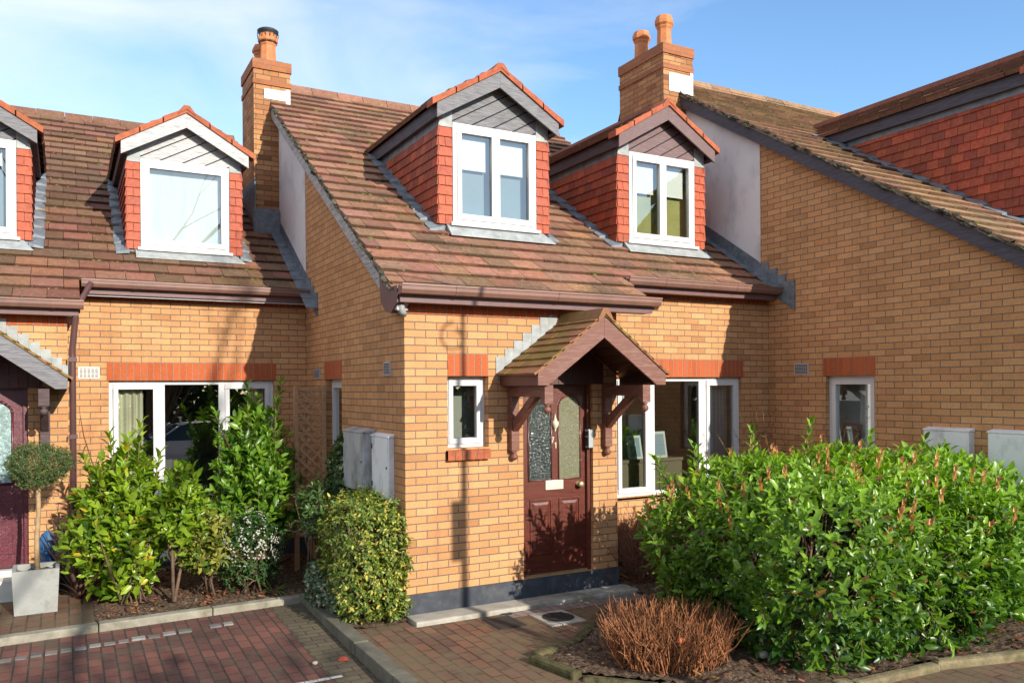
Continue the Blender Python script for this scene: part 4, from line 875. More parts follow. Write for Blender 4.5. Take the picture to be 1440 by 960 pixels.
g = G(); g.box(LA(1.55, -.30, -.45), LA(2.60, -.012, .0)); g.box(LA(1.60, -.06, .0), LA(2.52, .06, .065)); g.build('doorstep', 'stepwhite', hA, bevel=0.006)
vent(hA, rmA, 2.985, 3.21, 2.125, 2.265, 'vent_white', 8, 5)
g = G(); x = 2.93                                       # downpipe with its swan neck
g.tube([LA(3.12, .40, 3.24), LA(3.05, .36, 3.10), LA(2.94, -.15, 2.86)], .033, 8); g.tube([LA(2.95, -.16, 2.90), LA(2.95, -.14, 2.78), LA(x-.01, -.05, 2.45), LA(x-.01, -.05, 2.35), LA(x-.01, -.05, -.25)], .034, 8)
for z in (.5, 1.45, 2.30): g.box(LA(x-.055, -.09, z), LA(x+.035, -.002, z+.05))
g.build('downpipe', 'gutter_dark', hA)

# ---------------- right house
hC, LC, zrC, gy, ye, cs, gauge = house('terraced_house', 'right brick house with a long shaded side wall and steep roof', 5.5, -3.2, 5.5, 2.49, .68, 3.04, .615, 6.75, 2.96, 'wood_navy',
    (2.22, 2.93, 1.02, 2.10), (.45, .90, 1.385, 2.10), (2.98, 5.01, .64, 2.10), None, 3)
ye = -.15
roof(hC, LC, zrC, .615, gy, ye, cs, gauge, 5.5, .68, 6.75, 2.96, [(2.08, .70, 1.30, 6.02, .566)], 'tile_c', 'wood_navy', 91, base=1.0, vx=-.13)
dormer(hC, LC, 3.04, .615, 2.08, 1.20, .76, 3.95, 5.40, 5.55, 6.02, 'wood_dark', .56, [(1.57, 2.08, 1), (2.08, 2.59, 1)], None, 101, side_board='wood_navy', room='net', rdepth=.3, ebot=.2)
f = gutter(hC, LC, -.13, 3.02, 0, 2.955); f.build('fascia', 'fascia', hC); f = gutter(hC, LC, 2.98, 5.49, .68, 3.285); f.build('fascia', 'fascia', hC)
window(hC, lambda u, d, z: LC(d, u, z), 2.22, 2.93, 1.02, 2.10, .07, [(2.27, 2.88, 1)], 'white window low in the long side wall', room='sheer', depth=.42)
window(hC, lambda u, d, z: LC(u, d, z), .45, .90, 1.385, 2.10, .09, [(.50, .85, 1)], None, sill=False, sash=.045, depth=1.0)
window(hC, lambda u, d, z: LC(u, .68+d, z), 2.98, 5.01, .64, 2.10, .05, [(3.03, 3.50, 1), (3.60, 4.32, 0), (4.44, 4.96, 1)], None, depth=2.0)
chimney(hC, LC, -.44, .13, 5.50, 6.60, 7.15, 4.2, None, [(-.19, 5.78, .52, .122, False), (-.21, 6.32, .48, .122, False)], flash=[(-.34, .07, 6.44, 6.72, 0), (.072, .128, 6.40, 6.84, 0)])
smC = lambda u, d, z: LC(d, u, z); zM = lambda y: 2.93+.65*(y+3.2)-.65*0          # middle roof in this house's y
zM = lambda u: 2.93+.65*(u-3.2)
g = G(); g.prism([LC(-.006, y, z) for y, z in ((4.00, zM(4.0)+.10), (5.50, zM(5.5)+.10), (5.50, zrC(5.5)-.145), (4.00, zrC(4.0)-.145))], (.005, 0, 0)); g.build('render_panel', 'render', hC)
g = G()
g.prism([LC(-.014, y, z) for y, z in ((3.62, zM(3.62)), (5.5, zM(5.5)), (5.5, zM(5.5)+.22), (4.05, zM(4.05)+.22), (3.62, zM(3.62)+.16))], (.012, 0, 0))
for k in range(4): y = 3.40+k*.15; g.hexa([smC(y, -.021+.0015*k, zM(y)-.10), smC(y+.145, -.021+.0015*k, zM(y+.1)-.06), smC(y+.145, -.001, zM(y+.1)-.06), smC(y, -.001, zM(y)-.10)], [smC(y, -.021+.0015*k, zM(y)+.30), smC(y+.145, -.021+.0015*k, zM(y)+.29), smC(y+.145, -.001, zM(y)+.29), smC(y, -.001, zM(y)+.30)])
y = 3.62
while y < 5.4:
    g.hexa([LC(-.15, y, zM(y)+.048), LC(-.005, y, zM(y)+.05), LC(-.005, y+.24, zM(y+.24)+.04), LC(-.14, y+.24, zM(y+.24)+.036)], [LC(-.15, y, zM(y)+.056), LC(-.005, y, zM(y)+.060), LC(-.005, y+.24, zM(y+.24)+.05), LC(-.14, y+.24, zM(y+.24)+.042)]); y += .227
g.build('step_flashing', 'lead', hC)
vent(hC, smC, 3.19, 3.42, 2.125, 2.27)
for (y0, y1, lab) in ((1.02, 1.53, 'white meter box nearer the corner'), (.20, .82, 'white meter box farther along the wall')):
    g = G(); g.box(LC(-.10, y0, .80), LC(-.001, y1, 1.49)); g.hexa([LC(-.11, y0-.01, 1.49), LC(-.001, y0-.01, 1.49), LC(-.001, y1+.01, 1.49), LC(-.11, y1+.01, 1.49)], [LC(-.11, y0-.01, 1.502), LC(-.001, y0-.01, 1.525), LC(-.001, y1+.01, 1.525), LC(-.11, y1+.01, 1.502)])
    bx = g.build('meter_box', 'box_white', hC, lab, bevel=0.004)
    g = G(); g.box(LC(-.106, y0+.02, .82), LC(-.1005, y1-.02, 1.47)); g.build('lid', 'box_white', bx, bevel=0.002)
    g = G(); g.lathe(LC(-.106, y0+.06, 1.16), [(.015, 0), (.015, -.004), (.003, -.005)], 10, axis='x'); g.build('lock', 'iron', bx)

# ================================================================== behind the glass
def cloth(name, label, cat, mp, u0, u1, z0, z1, d, amp, waves, mat, taper=0.0, tie=None, group=None):
    g = G(); n = waves*8; m_ = 8
    def P(i, j):
        s = i/n; tz = j/m_; u = u0+(u1-u0)*s
        if tie is not None: u = u0+(u1-u0)*s*(1-tie*(1-tz))
        return mp(u, d+amp*math.sin(s*waves*6.283+.6*math.sin(s*9)), z0+(z1-z0)*tz)
    for i in range(n):
        for j in range(m_): g.face([P(i, j), P(i+1, j), P(i+1, j+1), P(i, j+1)], smooth=False)
    return tag(g.build(name, mat), label, cat, group or 'curtains behind the windows')
cloth('curtain', 'cream curtain hanging at the left end of the laurel-screened window', 'curtain', rmA, 3.36, 3.70, .68, 2.06, .17, .022, 4, 'curtain_cream')
cloth('curtain', 'pale curtain at the right end of the laurel-screened window', 'curtain', rmA, 5.02, 5.24, .68, 2.06, .17, .022, 3, 'curtain_cream')
cloth('curtain', 'white tied-back curtain just right of the porch', 'curtain', rm, 2.98, 3.26, .68, 2.07, .18, .02, 4, 'curtain_white', tie=.75)
cloth('curtain', 'pale blue curtain in the right light of the window by the porch', 'curtain', rm, 4.62, 4.93, .68, 2.07, .20, .022, 5, 'curtain_blue')
cloth('curtain', 'pale net curtain behind the window in the long shaded wall', 'curtain', smC, 2.24, 2.70, 1.05, 2.08, .34, .03, 4, 'curtain_white')
g = G(); g.hexa([LC(.16, 2.62, 1.06), LC(.16, 2.88, 1.06), LC(.18, 2.88, 1.06), LC(.18, 2.62, 1.06)], [LC(.24, 2.60, 1.50), LC(.24, 2.86, 1.52), LC(.26, 2.86, 1.52), LC(.26, 2.60, 1.50)]); tag(g.build('picture', 'picture', bevel=.003), 'brown back of a picture leaning in the window of the long side wall', 'picture')
for k, (cx_, yf_, who) in enumerate(((1.675, 1.30, 'grey-boarded'), (4.205, 1.30, 'purple-brown boarded'))):
    for sgn, side in ((0, 'left'), (1, 'right')):
        g = G(); u0 = cx_-.46+sgn*.51; g.box((u0, yf_+.08, 4.57+.0), (u0+.37, yf_+.084, 5.03)); g.lathe((u0, yf_+.08, 5.02), [(.016, 0), (.016, .37)], 10, axis='x'); g.box((u0, yf_+.077, 4.56), (u0+.37, yf_+.087, 4.575))
        tag(g.build('roller_blind', 'blind'), f'white blind half down in the {side} pane of the {who} dormer', 'blind', 'white blinds in the dormers')
for k, x in enumerate((-3.7,)):
    for sgn, side in ((0, 'left'), (1, 'right')):
        u0 = -3.91-.46+sgn*.51; g = G(); g.box((u0, 2.95+1.27, 4.70), (u0+.36, 2.95+1.274, 5.0)); g.lathe((u0, 2.95+1.27, 5.0), [(.016, 0), (.016, .36)], 10, axis='x'); g.box((u0, 2.95+1.267, 4.69), (u0+.36, 2.95+1.277, 4.705)); tag(g.build('roller_blind', 'blind'), f'white blind in the {side} pane of the dormer above the plum door', 'blind', 'white blinds in the dormers')
t = thing('sideboard', 'low brown sideboard inside the window beside the porch', 'sideboard', (3.1, .98, 0)); g = G(); g.box((3.02, .98, 1.02), (4.30, 1.30, 1.06)); g.build('top', 'sandwood', t); g = G(); g.box((3.05, 1.0, .3), (4.27, 1.28, 1.02)); 
for k in range(3): g.box((3.08+k*.40, .992, .40), (3.44+k*.40, 1.0, .98))
g.build('body', 'sandwood', t)
for k, (x, w_, hh, lab) in enumerate(((3.42, .22, .30, 'silver photo frame standing on the sideboard, behind the left light'), (3.80, .24, .34, 'larger silver photo frame on the sideboard, behind the wide light'))):
    t = thing('photo_frame', lab, 'photo frame', (x, 1.02, 1.06), 'photo frames on the sideboard'); g = G(); g.hexa([(x, 1.02, 1.061), (x+w_, 1.02, 1.061), (x+w_, 1.045, 1.061), (x, 1.045, 1.061)], [(x, 1.08, 1.06+hh), (x+w_, 1.08, 1.06+hh), (x+w_, 1.10, 1.06+hh), (x, 1.10, 1.06+hh)]); g.build('frame', 'frame_silver', t, bevel=.004)
    g = G(); e = .03; zz = lambda s: 1.061+hh*s; yy = lambda s: 1.018+.06*s; s0, s1 = .1, .9; g.face([(x+e, yy(s0), zz(s0)), (x+w_-e, yy(s0), zz(s0)), (x+w_-e, yy(s1), zz(s1)), (x+e, yy(s1), zz(s1))]); g.build('picture', 'net', t)

# ================================================================== THE GROUND
M['paver_red'] = brick('red_block_paving', (0.205, 0.084, 0.062), (0.115, 0.058, 0.048), (0.050, 0.052, 0.040), bw=0.20, rh=0.108, ms=0.007, depth=0.016, var=0.45, moss=((0.095, 0.085, 0.058), 3.2, 0.52, 0.75))
M['paver_path'] = brick('brown_block_paving', (0.250, 0.118, 0.072), (0.140, 0.080, 0.056), (0.050, 0.046, 0.032), bw=0.21, rh=0.118, ms=0.0075, depth=0.020, var=0.4, moss=((0.150, 0.112, 0.064), 2.4, 0.42, 0.86))
M['paver_pale'] = brick('grey_block_paving', (0.27, 0.205, 0.175), (0.22, 0.17, 0.15), (0.11, 0.10, 0.08), bw=0.20, rh=0.10, ms=0.006, depth=0.012, var=0.2)
M['paver_moss'] = brick('mossy_channel_blocks', (0.135, 0.108, 0.070), (0.105, 0.085, 0.058), (0.06, 0.056, 0.036), bw=0.20, rh=0.10, ms=0.006, depth=0.012, var=0.3, moss=((0.09, 0.092, 0.036), 4, 0.55, 0.6))
M['setts'] = simple('pale_granite_setts', (0.19, 0.185, 0.17), 0.8, 0.3, var=0.25, vscale=9, bmp=0.6, bscale=50, attr=True, dirt=(0.13, 0.12, 0.07), dscale=6, damt=0.7)
M['far_ground'] = simple('tarmac', (0.055, 0.055, 0.056), 0.9, 0.2, var=0.2, vscale=2)
zp = lambda y: -.27-.022*(1.2-max(y, -4.3))
def sheet(name, poly, zf, mat, swap=False, n=1):
    g = G(); g.face([(x, y, zf(y) if callable(zf) else zf) for x, y in poly], uv=[(y, x) if swap else (x, y) for x, y in poly]); return struct(g.build(name, mat))
sheet('ground', [(-150, -150), (150, -150), (150, 150), (-150, 150)], -1.6, 'far_ground')
sheet('parking_paving', [(-40, -4.3), (-.60, -4.3), (-.60, 1.36), (-40, 1.36)], zp, 'paver_red', True)
sheet('road_paving', [(-40, -40), (40, -40), (40, -4.3), (-40, -4.3)], zp(-4.3), 'paver_red', True)
sheet('channel_paving', [(-1.02, -4.29), (-.69, -4.29), (-.69, 1.25), (-1.02, 1.25)], lambda y: zp(y)+.004, 'paver_moss')
sheet('forecourt_paving', [(-12, 1.30), (-2.62, 1.30), (-2.62, 2.945), (-12, 2.945)], -.215, 'paver_path', True)
sheet('path_paving', [(-.58, -4.3), (12, -4.3), (12, -.02), (-.58, -.02)], -.235, 'paver_path', True)
sheet('pale_path_paving', [(.86, -.46), (2.55, -.50), (2.55, -.24), (.86, -.24)], -.231, 'paver_pale', True)
def in_poly(x, y, P):
    c = False
    for i in range(len(P)):
        (x1, y1), (x2, y2) = P[i], P[i-1]
        if (y1 > y) != (y2 > y) and x < (x2-x1)*(y-y1)/(y2-y1)+x1: c = not c
    return c
def soil(name, P, z0, seed, step=.06, amp=.022, mound=0.02):
    xs = [p[0] for p in P]; ys = [p[1] for p in P]; nx = int((max(xs)-min(xs))/step)+1; ny = int((max(ys)-min(ys))/step)+1; r = random.Random(seed)
    H = [[z0+r.uniform(0, amp)+mound*math.sin(i*.31+seed)*math.cos(j*.27) for j in range(ny+1)] for i in range(nx+1)]; g = G()
    X = lambda i, j: (min(xs)+i*step, min(ys)+j*step, H[i][j])
    for i in range(nx):
        for j in range(ny):
            if in_poly(min(xs)+(i+.5)*step, min(ys)+(j+.5)*step, P): g.face([X(i, j), X(i+1, j), X(i+1, j+1), X(i, j+1)], smooth=True)
    o = g.build(name, 'soil'); return struct(o)
soil('soil_bed', [(-2.62, 1.36), (-.62, 1.38), (-.62, -.10), (-.013, -.10), (-.013, 3.62), (-2.62, 3.62)], -.228, 3, step=.035)
M['chip'] = simple('bark_chip', (0.11, 0.070, 0.046), 0.9, 0.1, var=0.3, vscale=30, attr=True)
M['kerb_moss'] = simple('mossy_bed_edging', (0.20, 0.165, 0.095), 0.95, 0.1, var=0.4, vscale=9, bmp=1.0, bscale=40, dirt=(0.075, 0.085, 0.025), dscale=5, damt=0.85)
M['bed_moss'] = simple('moss_covered_edging', (0.085, 0.078, 0.036), 0.95, 0.1, var=0.5, vscale=14, bmp=1.0, bscale=40, dirt=(0.13, 0.10, 0.055), dscale=7, damt=0.8)
BED = [(.515, -1.645), (.955, -1.545), (1.345, -1.245), (1.62, -.85), (2.52, -.52), (2.52, .66), (5.47, .66), (5.47, -3.55), (4.0, -3.50), (3.1, -3.27), (2.2, -3.22), (1.41, -3.0), (.615, -2.15)]
soil('soil_bed', BED, -.212, 5, step=.04, amp=.026)
def kerb(name, pts, w, ztop, zbot, mat, seg=.9, seed=1, wob=0.0, bev=.012):
    r = random.Random(seed); g = G(); P = [Vector((x, y, 0)) for x, y in pts]
    for a, b in zip(P, P[1:]):
        d = (b-a); n = max(1, round(d.length/seg)); dn = d.normalized(); pn = Vector((dn.y, -dn.x, 0))
        for k in range(n):
            s, e = a+d*(k/n)+dn*.004, a+d*((k+1)/n)-dn*.004; h = r.uniform(-.004, .004)*(1+wob*4); o = pn*r.uniform(-.004, .004)*(1+wob*4)
            q = [s+o, e+o, e+o+pn*w, s+o+pn*w]; zt = ztop+h
            g.hexa([(v.x, v.y, zbot) for v in q], [(v.x, v.y, zt) for v in q], tone(r, 1, .1))
    return struct(g.build(name, mat, bevel=bev))
kerb('kerb', [(-8.0, 1.02), (-2.6, 1.30), (-.56, 1.40)], .12, -.198, -.5, 'kerb', seed=2)
kerb('kerb', [(-.555, 1.27), (-.555, -4.2)], .135, -.198, -.6, 'kerb_dark', seed=4)
kerb('bed_edging', [(2.05, -3.20), (2.2, -3.24), (3.1, -3.29), (4.0, -3.52), (5.48, -3.57)], .10, -.180, -.4, 'kerb_moss', seg=.75, seed=6, wob=1.4, bev=.03)
g = G(); g.box((-.01, -.285, -.5), (2.56, -.0125, -.188)); struct(g.build('door_slab', 'concrete', bevel=.018))
kerb('bed_edging', [(1.55, -.98), (1.33, -1.23), (.95, -1.53), (.50, -1.63), (.60, -2.16), (1.4, -3.02), (2.05, -3.20)], .10, -.186, -.4, 'bed_moss', seg=.55, seed=16, wob=1.4, bev=.028)
# pale setts across the parking bay, the white bay line
g = G(); r = random.Random(4); x = -4.4
while x < -1.45:
    w = r.uniform(.085, .12); y = .66+.085*(x+3.4)+r.uniform(-.008, .008); z = zp(y)+r.uniform(.006, .016)
    if not (x > -1.9 and r.random() < .45): g.box((x, y, z-.06), (x+w, y+.095, z), tone(r, 1.0 if r.random() < .6 else .6, .25))
    x += w+.022
struct(g.build('sett_paving', 'setts', bevel=.008))
g = G(); x = -1.62
while x < -.98: g.box((x, -.99, zp(-1)+.002), (x+.093, -.948, zp(-1)+.006)); x += .10
struct(g.build('bay_line_marking', 'whiteline'))
# covers
t = thing('access_cover', 'square dark metal access cover set in the path near the door slab', 'drain cover', (.77, -.55, -.235)); g = G(); g.box((.62, -.74, -.3), (.915, -.36, -.2305)); g.build('frame', 'iron', t); g = G(); g.box((.638, -.722, -.29), (.897, -.378, -.2275))
for k in range(9): g.box((.645, -.715+k*.037, -.2275), (.89, -.700+k*.037, -.2255))
g.build('lid', 'iron', t)
t = thing('manhole_cover', 'round iron cover in a pale concrete square on the path', 'drain cover', (1.28, -.68, -.235)); g = G(); g.box((1.09, -.90, -.3), (1.47, -.46, -.2225)); g.build('surround', 'concrete', t, bevel=.006); g = G(); g.lathe((1.29, -.68, -.2225), [(.155, -.03), (.155, .004), (.14, .006), (.02, .006)], 28)
for k in range(-3, 4): g.box((1.29-.11, -.68+k*.035-.006, -.2165), (1.29+.11, -.68+k*.035+.006, -.2125))
g.build('lid', 'iron', t)
t = tag((lambda g: (g.lathe((.93, -.30, -.232), [(.06, -.02), (.06, .004), (.045, .006), (.01, .004)], 18), g.build('gully_grate', 'iron'))[1])(G()), 'tiny round gully grate against the door slab', 'drain cover')

R5 = random.Random(77)                                # loose bark chips and leaf litter on the beds
for P_, zb_, n_, nm in ((BED, -.19, 900, 'bark_chips'), ([(-2.6, 1.42), (-.66, 1.44), (-.05, 2.2), (-.05, 3.5), (-2.6, 3.5)], -.208, 650, 'bark_chips')):
    g = G(); k = 0
    while k < n_:
        x, y = R5.uniform(min(p[0] for p in P_), max(p[0] for p in P_)), R5.uniform(min(p[1] for p in P_), max(p[1] for p in P_))
        if not in_poly(x, y, P_): continue
        k += 1; a = R5.uniform(0, 6.28); s_ = R5.uniform(.012, .032); w_ = s_*R5.uniform(.3, .6); ca, sa = math.cos(a), math.sin(a); z = zb_+R5.uniform(-.004, .014); t_ = R5.uniform(-.5, .5)*s_
        c = R5.choice(((1.9, 1.5, 1.2), (1.1, .95, .9), (.6, .55, .5), (2.9, 2.3, 1.7), (1.7, 1.0, .7))); c = tone(R5, 1, .2) if False else tuple(v*R5.uniform(.7, 1.1) for v in c)
        b_ = [(x+ca*u*s_-sa*v*w_, y+sa*u*s_+ca*v*w_, z+u*t_) for u, v in ((-1, -1), (1, -1), (1, 1), (-1, 1))]
        g.hexa(b_, [(p[0], p[1], p[2]+.006) for p in b_], c)
    o = g.build(nm, 'chip'); tag(o, 'loose bark chips and litter on the soil of the hedge bed' if k == 900 else 'loose bark chips and litter on the soil below the laurels', 'mulch'); o['kind'] = 'stuff'
# ================================================================== PLANTS
pho = ((.028, .088, .014), (.235, .400, .028))
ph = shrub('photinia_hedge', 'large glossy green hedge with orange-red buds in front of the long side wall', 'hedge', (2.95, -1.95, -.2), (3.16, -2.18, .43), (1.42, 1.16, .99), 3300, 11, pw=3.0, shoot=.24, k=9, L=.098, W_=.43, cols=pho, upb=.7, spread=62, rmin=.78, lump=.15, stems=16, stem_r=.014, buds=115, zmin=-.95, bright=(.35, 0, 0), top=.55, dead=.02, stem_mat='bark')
lau = ((.060, .155, .014), (.370, .500, .032))
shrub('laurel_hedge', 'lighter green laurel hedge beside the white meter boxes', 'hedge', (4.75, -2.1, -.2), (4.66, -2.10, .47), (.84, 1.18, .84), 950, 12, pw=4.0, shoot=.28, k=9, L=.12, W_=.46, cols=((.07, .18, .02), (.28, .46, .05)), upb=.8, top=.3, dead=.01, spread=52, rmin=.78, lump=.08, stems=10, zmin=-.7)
lb = shrub('laurel_bush', 'tall yellow-green laurel bush left of centre below the three-light window', 'shrub', (-2.3, 2.0, -.2), (-2.34, 2.10, .56), (.47, .44, .84), 340, 13, pw=2.2, shoot=.34, k=11, L=.130, W_=.47, cols=lau, upb=1.3, spread=50, rmin=.5, lump=.18, stems=9, edge=((.60, .46, .04), .05), stem_r=.007, zmin=-.9)
shrub('laurel_sapling', 'thin laurel sapling with a bare lower stem near the kerb', 'shrub', (-1.88, 1.72, -.2), (-1.80, 1.78, .74), (.30, .28, .46), 110, 14, shoot=.30, k=10, L=.115, W_=.46, cols=lau, upb=1.2, spread=52, rmin=.4, lump=.15, stems=2, stem_r=.015, stem_spread=.03, zmin=-.7)
lar = ((.045, .135, .016), (.240, .400, .030))
rt_l = shrub('laurel_bush', 'tallest laurel bush with upright shoots beside the trellis', 'shrub', (-1.05, 2.55, -.2), (-.92, 2.55, .85), (.56, .38, .90), 360, 15, pw=2.0, shoot=.36, k=11, L=.122, W_=.46, cols=lar, upb=1.1, spread=52, rmin=.5, lump=.2, stems=9, stem_r=.014, zmin=-.9)
def wand(root, base, tip, n, L, cols, seed, mat='leaf', W_=.38, name='leading_shoot'):
    r = np.random.default_rng(seed); arr = []; b, t_ = np.array(base), np.array(tip); d = nrmz(t_-b); e1 = nrmz(np.cross(d, np.array([1, .2, .1]))); e2 = np.cross(d, e1)
    for j in range(n):
        s = .25+.75*(j/(n-1)); a = j*2.4; th = math.radians(68-38*s); o = e1*math.cos(a)+e2*math.sin(a); axv = nrmz(d*math.cos(th)+o*math.sin(th)); nv = d+np.array([0, 0, .3]); nv = nrmz(nv-axv*(nv@axv)); m_ = r.uniform(0, 1)
        leaves(arr, [b+(t_-b)*s], [axv], [nv], [L*r.uniform(.8, 1.15)], [L*W_], [np.array(cols[0])*(1-m_)+np.array(cols[1])*m_])
    o = build_leaves(arr, name, mat, root); g = G(); g.tube([base, tip], [.008, .004], 5); g.build('shoot_stem', 'bark', root); return o
for q, (bx_, by_, bz_, tx_, ty_, tz_) in enumerate(((-2.4, 2.0, .95, -2.46, 1.95, 1.52), (-2.2, 2.1, 1.0, -2.16, 2.05, 1.62), (-2.55, 2.1, .8, -2.70, 2.05, 1.32), (-2.05, 2.1, .8, -1.98, 2.05, 1.30))): wand(lb, (bx_, by_, bz_), (tx_, ty_, tz_), 16, .13, lau, 30+q)
wand(rt_l, (-1.0, 2.4, 1.45), (-1.02, 2.30, 2.02), 16, .125, lar, 1); wand(rt_l, (-.72, 2.45, 1.35), (-.62, 2.42, 2.05), 18, .125, lar, 2); wand(rt_l, (-1.2, 2.4, 1.3), (-1.38, 2.3, 1.72), 15, .12, lar, 3); wand(rt_l, (-.7, 2.4, 1.2), (-.70, 2.3, 1.85), 16, .12, lar, 5)
shrub('aucuba_bush', 'small yellow-spotted bush low between the laurels', 'shrub', (-1.56, 1.86, -.2), (-1.54, 1.84, .26), (.30, .26, .44), 230, 16, shoot=.22, k=8, L=.115, W_=.42, cols=((.17, .20, .03), (.42, .40, .09)), mat='leaf', upb=.6, spread=62, rmin=.5, stems=6, edge=((.09, .16, .02), .25))
vib = shrub('viburnum_bush', 'rounded dark bush covered in small white flower heads', 'shrub', (-1.12, 1.80, -.2), (-1.12, 1.84, .22), (.36, .32, .45), 330, 17, shoot=.16, k=8, L=.055, W_=.50, cols=((.022, .070, .016), (.065, .140, .030)), mat='leaf_soft', upb=.4, rmin=.7, stems=8, zmin=-.8)
rg = np.random.default_rng(5); arr = []
for q in range(105):
    u = nrmz(rg.normal(size=3)); u[2] = abs(u[2])*.9-.25; u[1] = -abs(u[1]) if rg.random() < .75 else u[1]; u = nrmz(u); c = np.array([-1.12, 1.84, .24])+u*np.array([.375, .335, .465])
    for f_ in range(4):
        pc = c+rg.normal(size=3)*.016
        for k in range(4):
            a = k*1.57+f_; e1 = nrmz(np.cross(u, [.3, .1, 1])); e2 = np.cross(u, e1); axv = nrmz(e1*math.cos(a)+e2*math.sin(a)+u*.3); nv = nrmz(u-axv*(u@axv)); leaves(arr, [pc], [axv], [nv], [.0105], [.009], [np.array([.52, .50, .43])*rg.uniform(.85, 1.05)])
build_leaves(arr, 'blossom', 'petal', vib)
eu = shrub('euonymus_bush', 'dense yellow-edged bush at the brick corner, taller part of the planting', 'shrub', (-.27, .45, -.2), (-.27, .46, .30), (.37, .66, .68), 1500, 18, pw=2.8, shoot=.15, k=9, L=.052, W_=.46, cols=((.055, .115, .016), (.200, .270, .030)), mat='leaf_soft', upb=.1, spread=70, droop=.45, rmin=.80, lump=.07, stems=14, edge=((.50, .44, .08), .24), zmin=-.85)
shrub('ivy_mound', 'low mound of grey-green ivy spilling over the dark kerb', 'ground cover plant', (-.58, .85, -.2), (-.50, .86, -.06), (.19, .60, .30), 520, 19, pw=2.2, shoot=.10, k=7, L=.045, W_=.85, cols=((.055, .105, .050), (.125, .190, .105)), mat='leaf_soft', upb=.2, spread=75, rmin=.75, stems=6, edge=((.42, .44, .30), .28), zmin=-.4)
shrub('climbing_ivy', 'ivy climbing the shaded wall left of the meter boxes', 'climber', (-.10, 1.85, -.2), (-.10, 1.80, .75), (.14, .32, .78), 420, 20, pw=2.0, shoot=.14, k=8, L=.055, W_=.85, cols=((.040, .095, .028), (.11, .19, .055)), mat='leaf_soft', upb=.3, spread=75, rmin=.7, stems=7, edge=((.36, .38, .20), .18), zmin=-.6)
shrub('pieris_bush', 'pale rosette-leaved bush between the trellis and the yellow-edged bush', 'shrub', (-.45, 1.75, -.2), (-.42, 1.72, .55), (.22, .24, .42), 90, 26, shoot=.14, k=10, L=.095, W_=.30, cols=((.050, .115, .030), (.15, .24, .075)), mat='leaf', upb=.6, spread=78, rmin=.6, stems=6)
for q, (a_, b_) in enumerate((((2.02, -1.55, .95), (1.80, -1.55, 1.32)), ((2.15, -1.75, 1.0), (1.98, -1.85, 1.45)), ((2.5, -2.0, 1.1), (2.42, -2.1, 1.58)), ((3.1, -2.0, 1.1), (3.15, -2.1, 1.62)), ((3.7, -2.2, 1.1), (3.72, -2.3, 1.52)), ((4.3, -2.3, 1.0), (4.36, -2.4, 1.45)), ((2.4, -2.9, .25), (2.02, -3.12, -.08)), ((2.55, -3.0, .3), (2.35, -3.28, -.02)), ((2.0, -2.6, .4), (1.72, -2.9, .22)), ((3.3, -3.1, .2), (3.2, -3.42, -.05)))):
    wand(ph, a_, b_, 15, .115, ((.05, .14, .016), (.25, .42, .03)), 60+q)
# potted standard
t = thing('square_planter', 'square pale cement planter holding a clipped ball tree', 'planter', (-3.12, 2.14, -.215)); g = G(); x0, x1, y0, y1 = -3.325, -2.915, 1.94, 2.35
g.hexa([(x0+.02, y0+.02, -.213), (x1-.02, y0+.02, -.213), (x1-.02, y1-.02, -.213), (x0+.02, y1-.02, -.213)], [(x0, y0, .22), (x1, y0, .22), (x1, y1, .22), (x0, y1, .22)], skip='t')
e = .035
for a, b, c_, d_ in ((x0, x1, y0, y0+e), (x0, x1, y1-e, y1), (x0, x0+e, y0+e, y1-e), (x1-e, x1, y0+e, y1-e)): g.face([(a, c_, .22), (b, c_, .22), (b, d_, .22), (a, d_, .22)])
for p, q in (((x0+e, y0+e), (x1-e, y0+e)), ((x1-e, y0+e), (x1-e, y1-e)), ((x1-e, y1-e), (x0+e, y1-e)), ((x0+e, y1-e), (x0+e, y0+e))): g.face([(*p, .12), (*q, .12), (*q, .22), (*p, .22)])
g.build('planter_box', 'pot', t)
g = G(); n_ = 9; r = random.Random(2); Hh = [[.15+r.uniform(0, .03) for _ in range(n_+1)] for _ in range(n_+1)]
for i in range(n_):
    for j in range(n_):
        Xp = lambda a, b: (x0+e+(x1-x0-2*e)*a/n_, y0+e+(y1-y0-2*e)*b/n_, Hh[a][b]); g.face([Xp(i, j), Xp(i+1, j), Xp(i+1, j+1), Xp(i, j+1)], smooth=True)
g.build('compost', 'soil', t)
ball = shrub('ball_tree', 'clipped ball-headed little tree growing in the square planter', 'potted tree', (-3.11, 2.14, .15), (-3.10, 2.14, 1.25), (.295, .27, .215), 1500, 22, pw=2.3, shoot=.085, k=9, L=.028, W_=.30, cols=((.04, .095, .025), (.14, .21, .055)), mat='leaf_soft', upb=.5, spread=55, rmin=.72, lump=.12, stems=0, edge=((.22, .15, .09), .12), zmin=-.95)
g = G(); g.tube([(-3.11, 2.14, .15), (-3.115, 2.14, .45), (-3.095, 2.14, .8), (-3.10, 2.14, 1.12)], [.026, .024, .022, .018], 9); r = random.Random(8)
for k in range(16):
    a = r.uniform(0, 6.28); q = r.uniform(.12, .24); g.tube([(-3.10, 2.14, 1.02+r.uniform(0, .08)), (-3.10+q*.5*math.cos(a), 2.14+q*.5*math.sin(a), 1.10+r.uniform(-.04, .05)), (-3.10+q*math.cos(a), 2.14+q*math.sin(a), 1.12+r.uniform(-.06, .12))], [.010, .006, .003], 4)
g.build('trunk', 'pale_bark', ball)
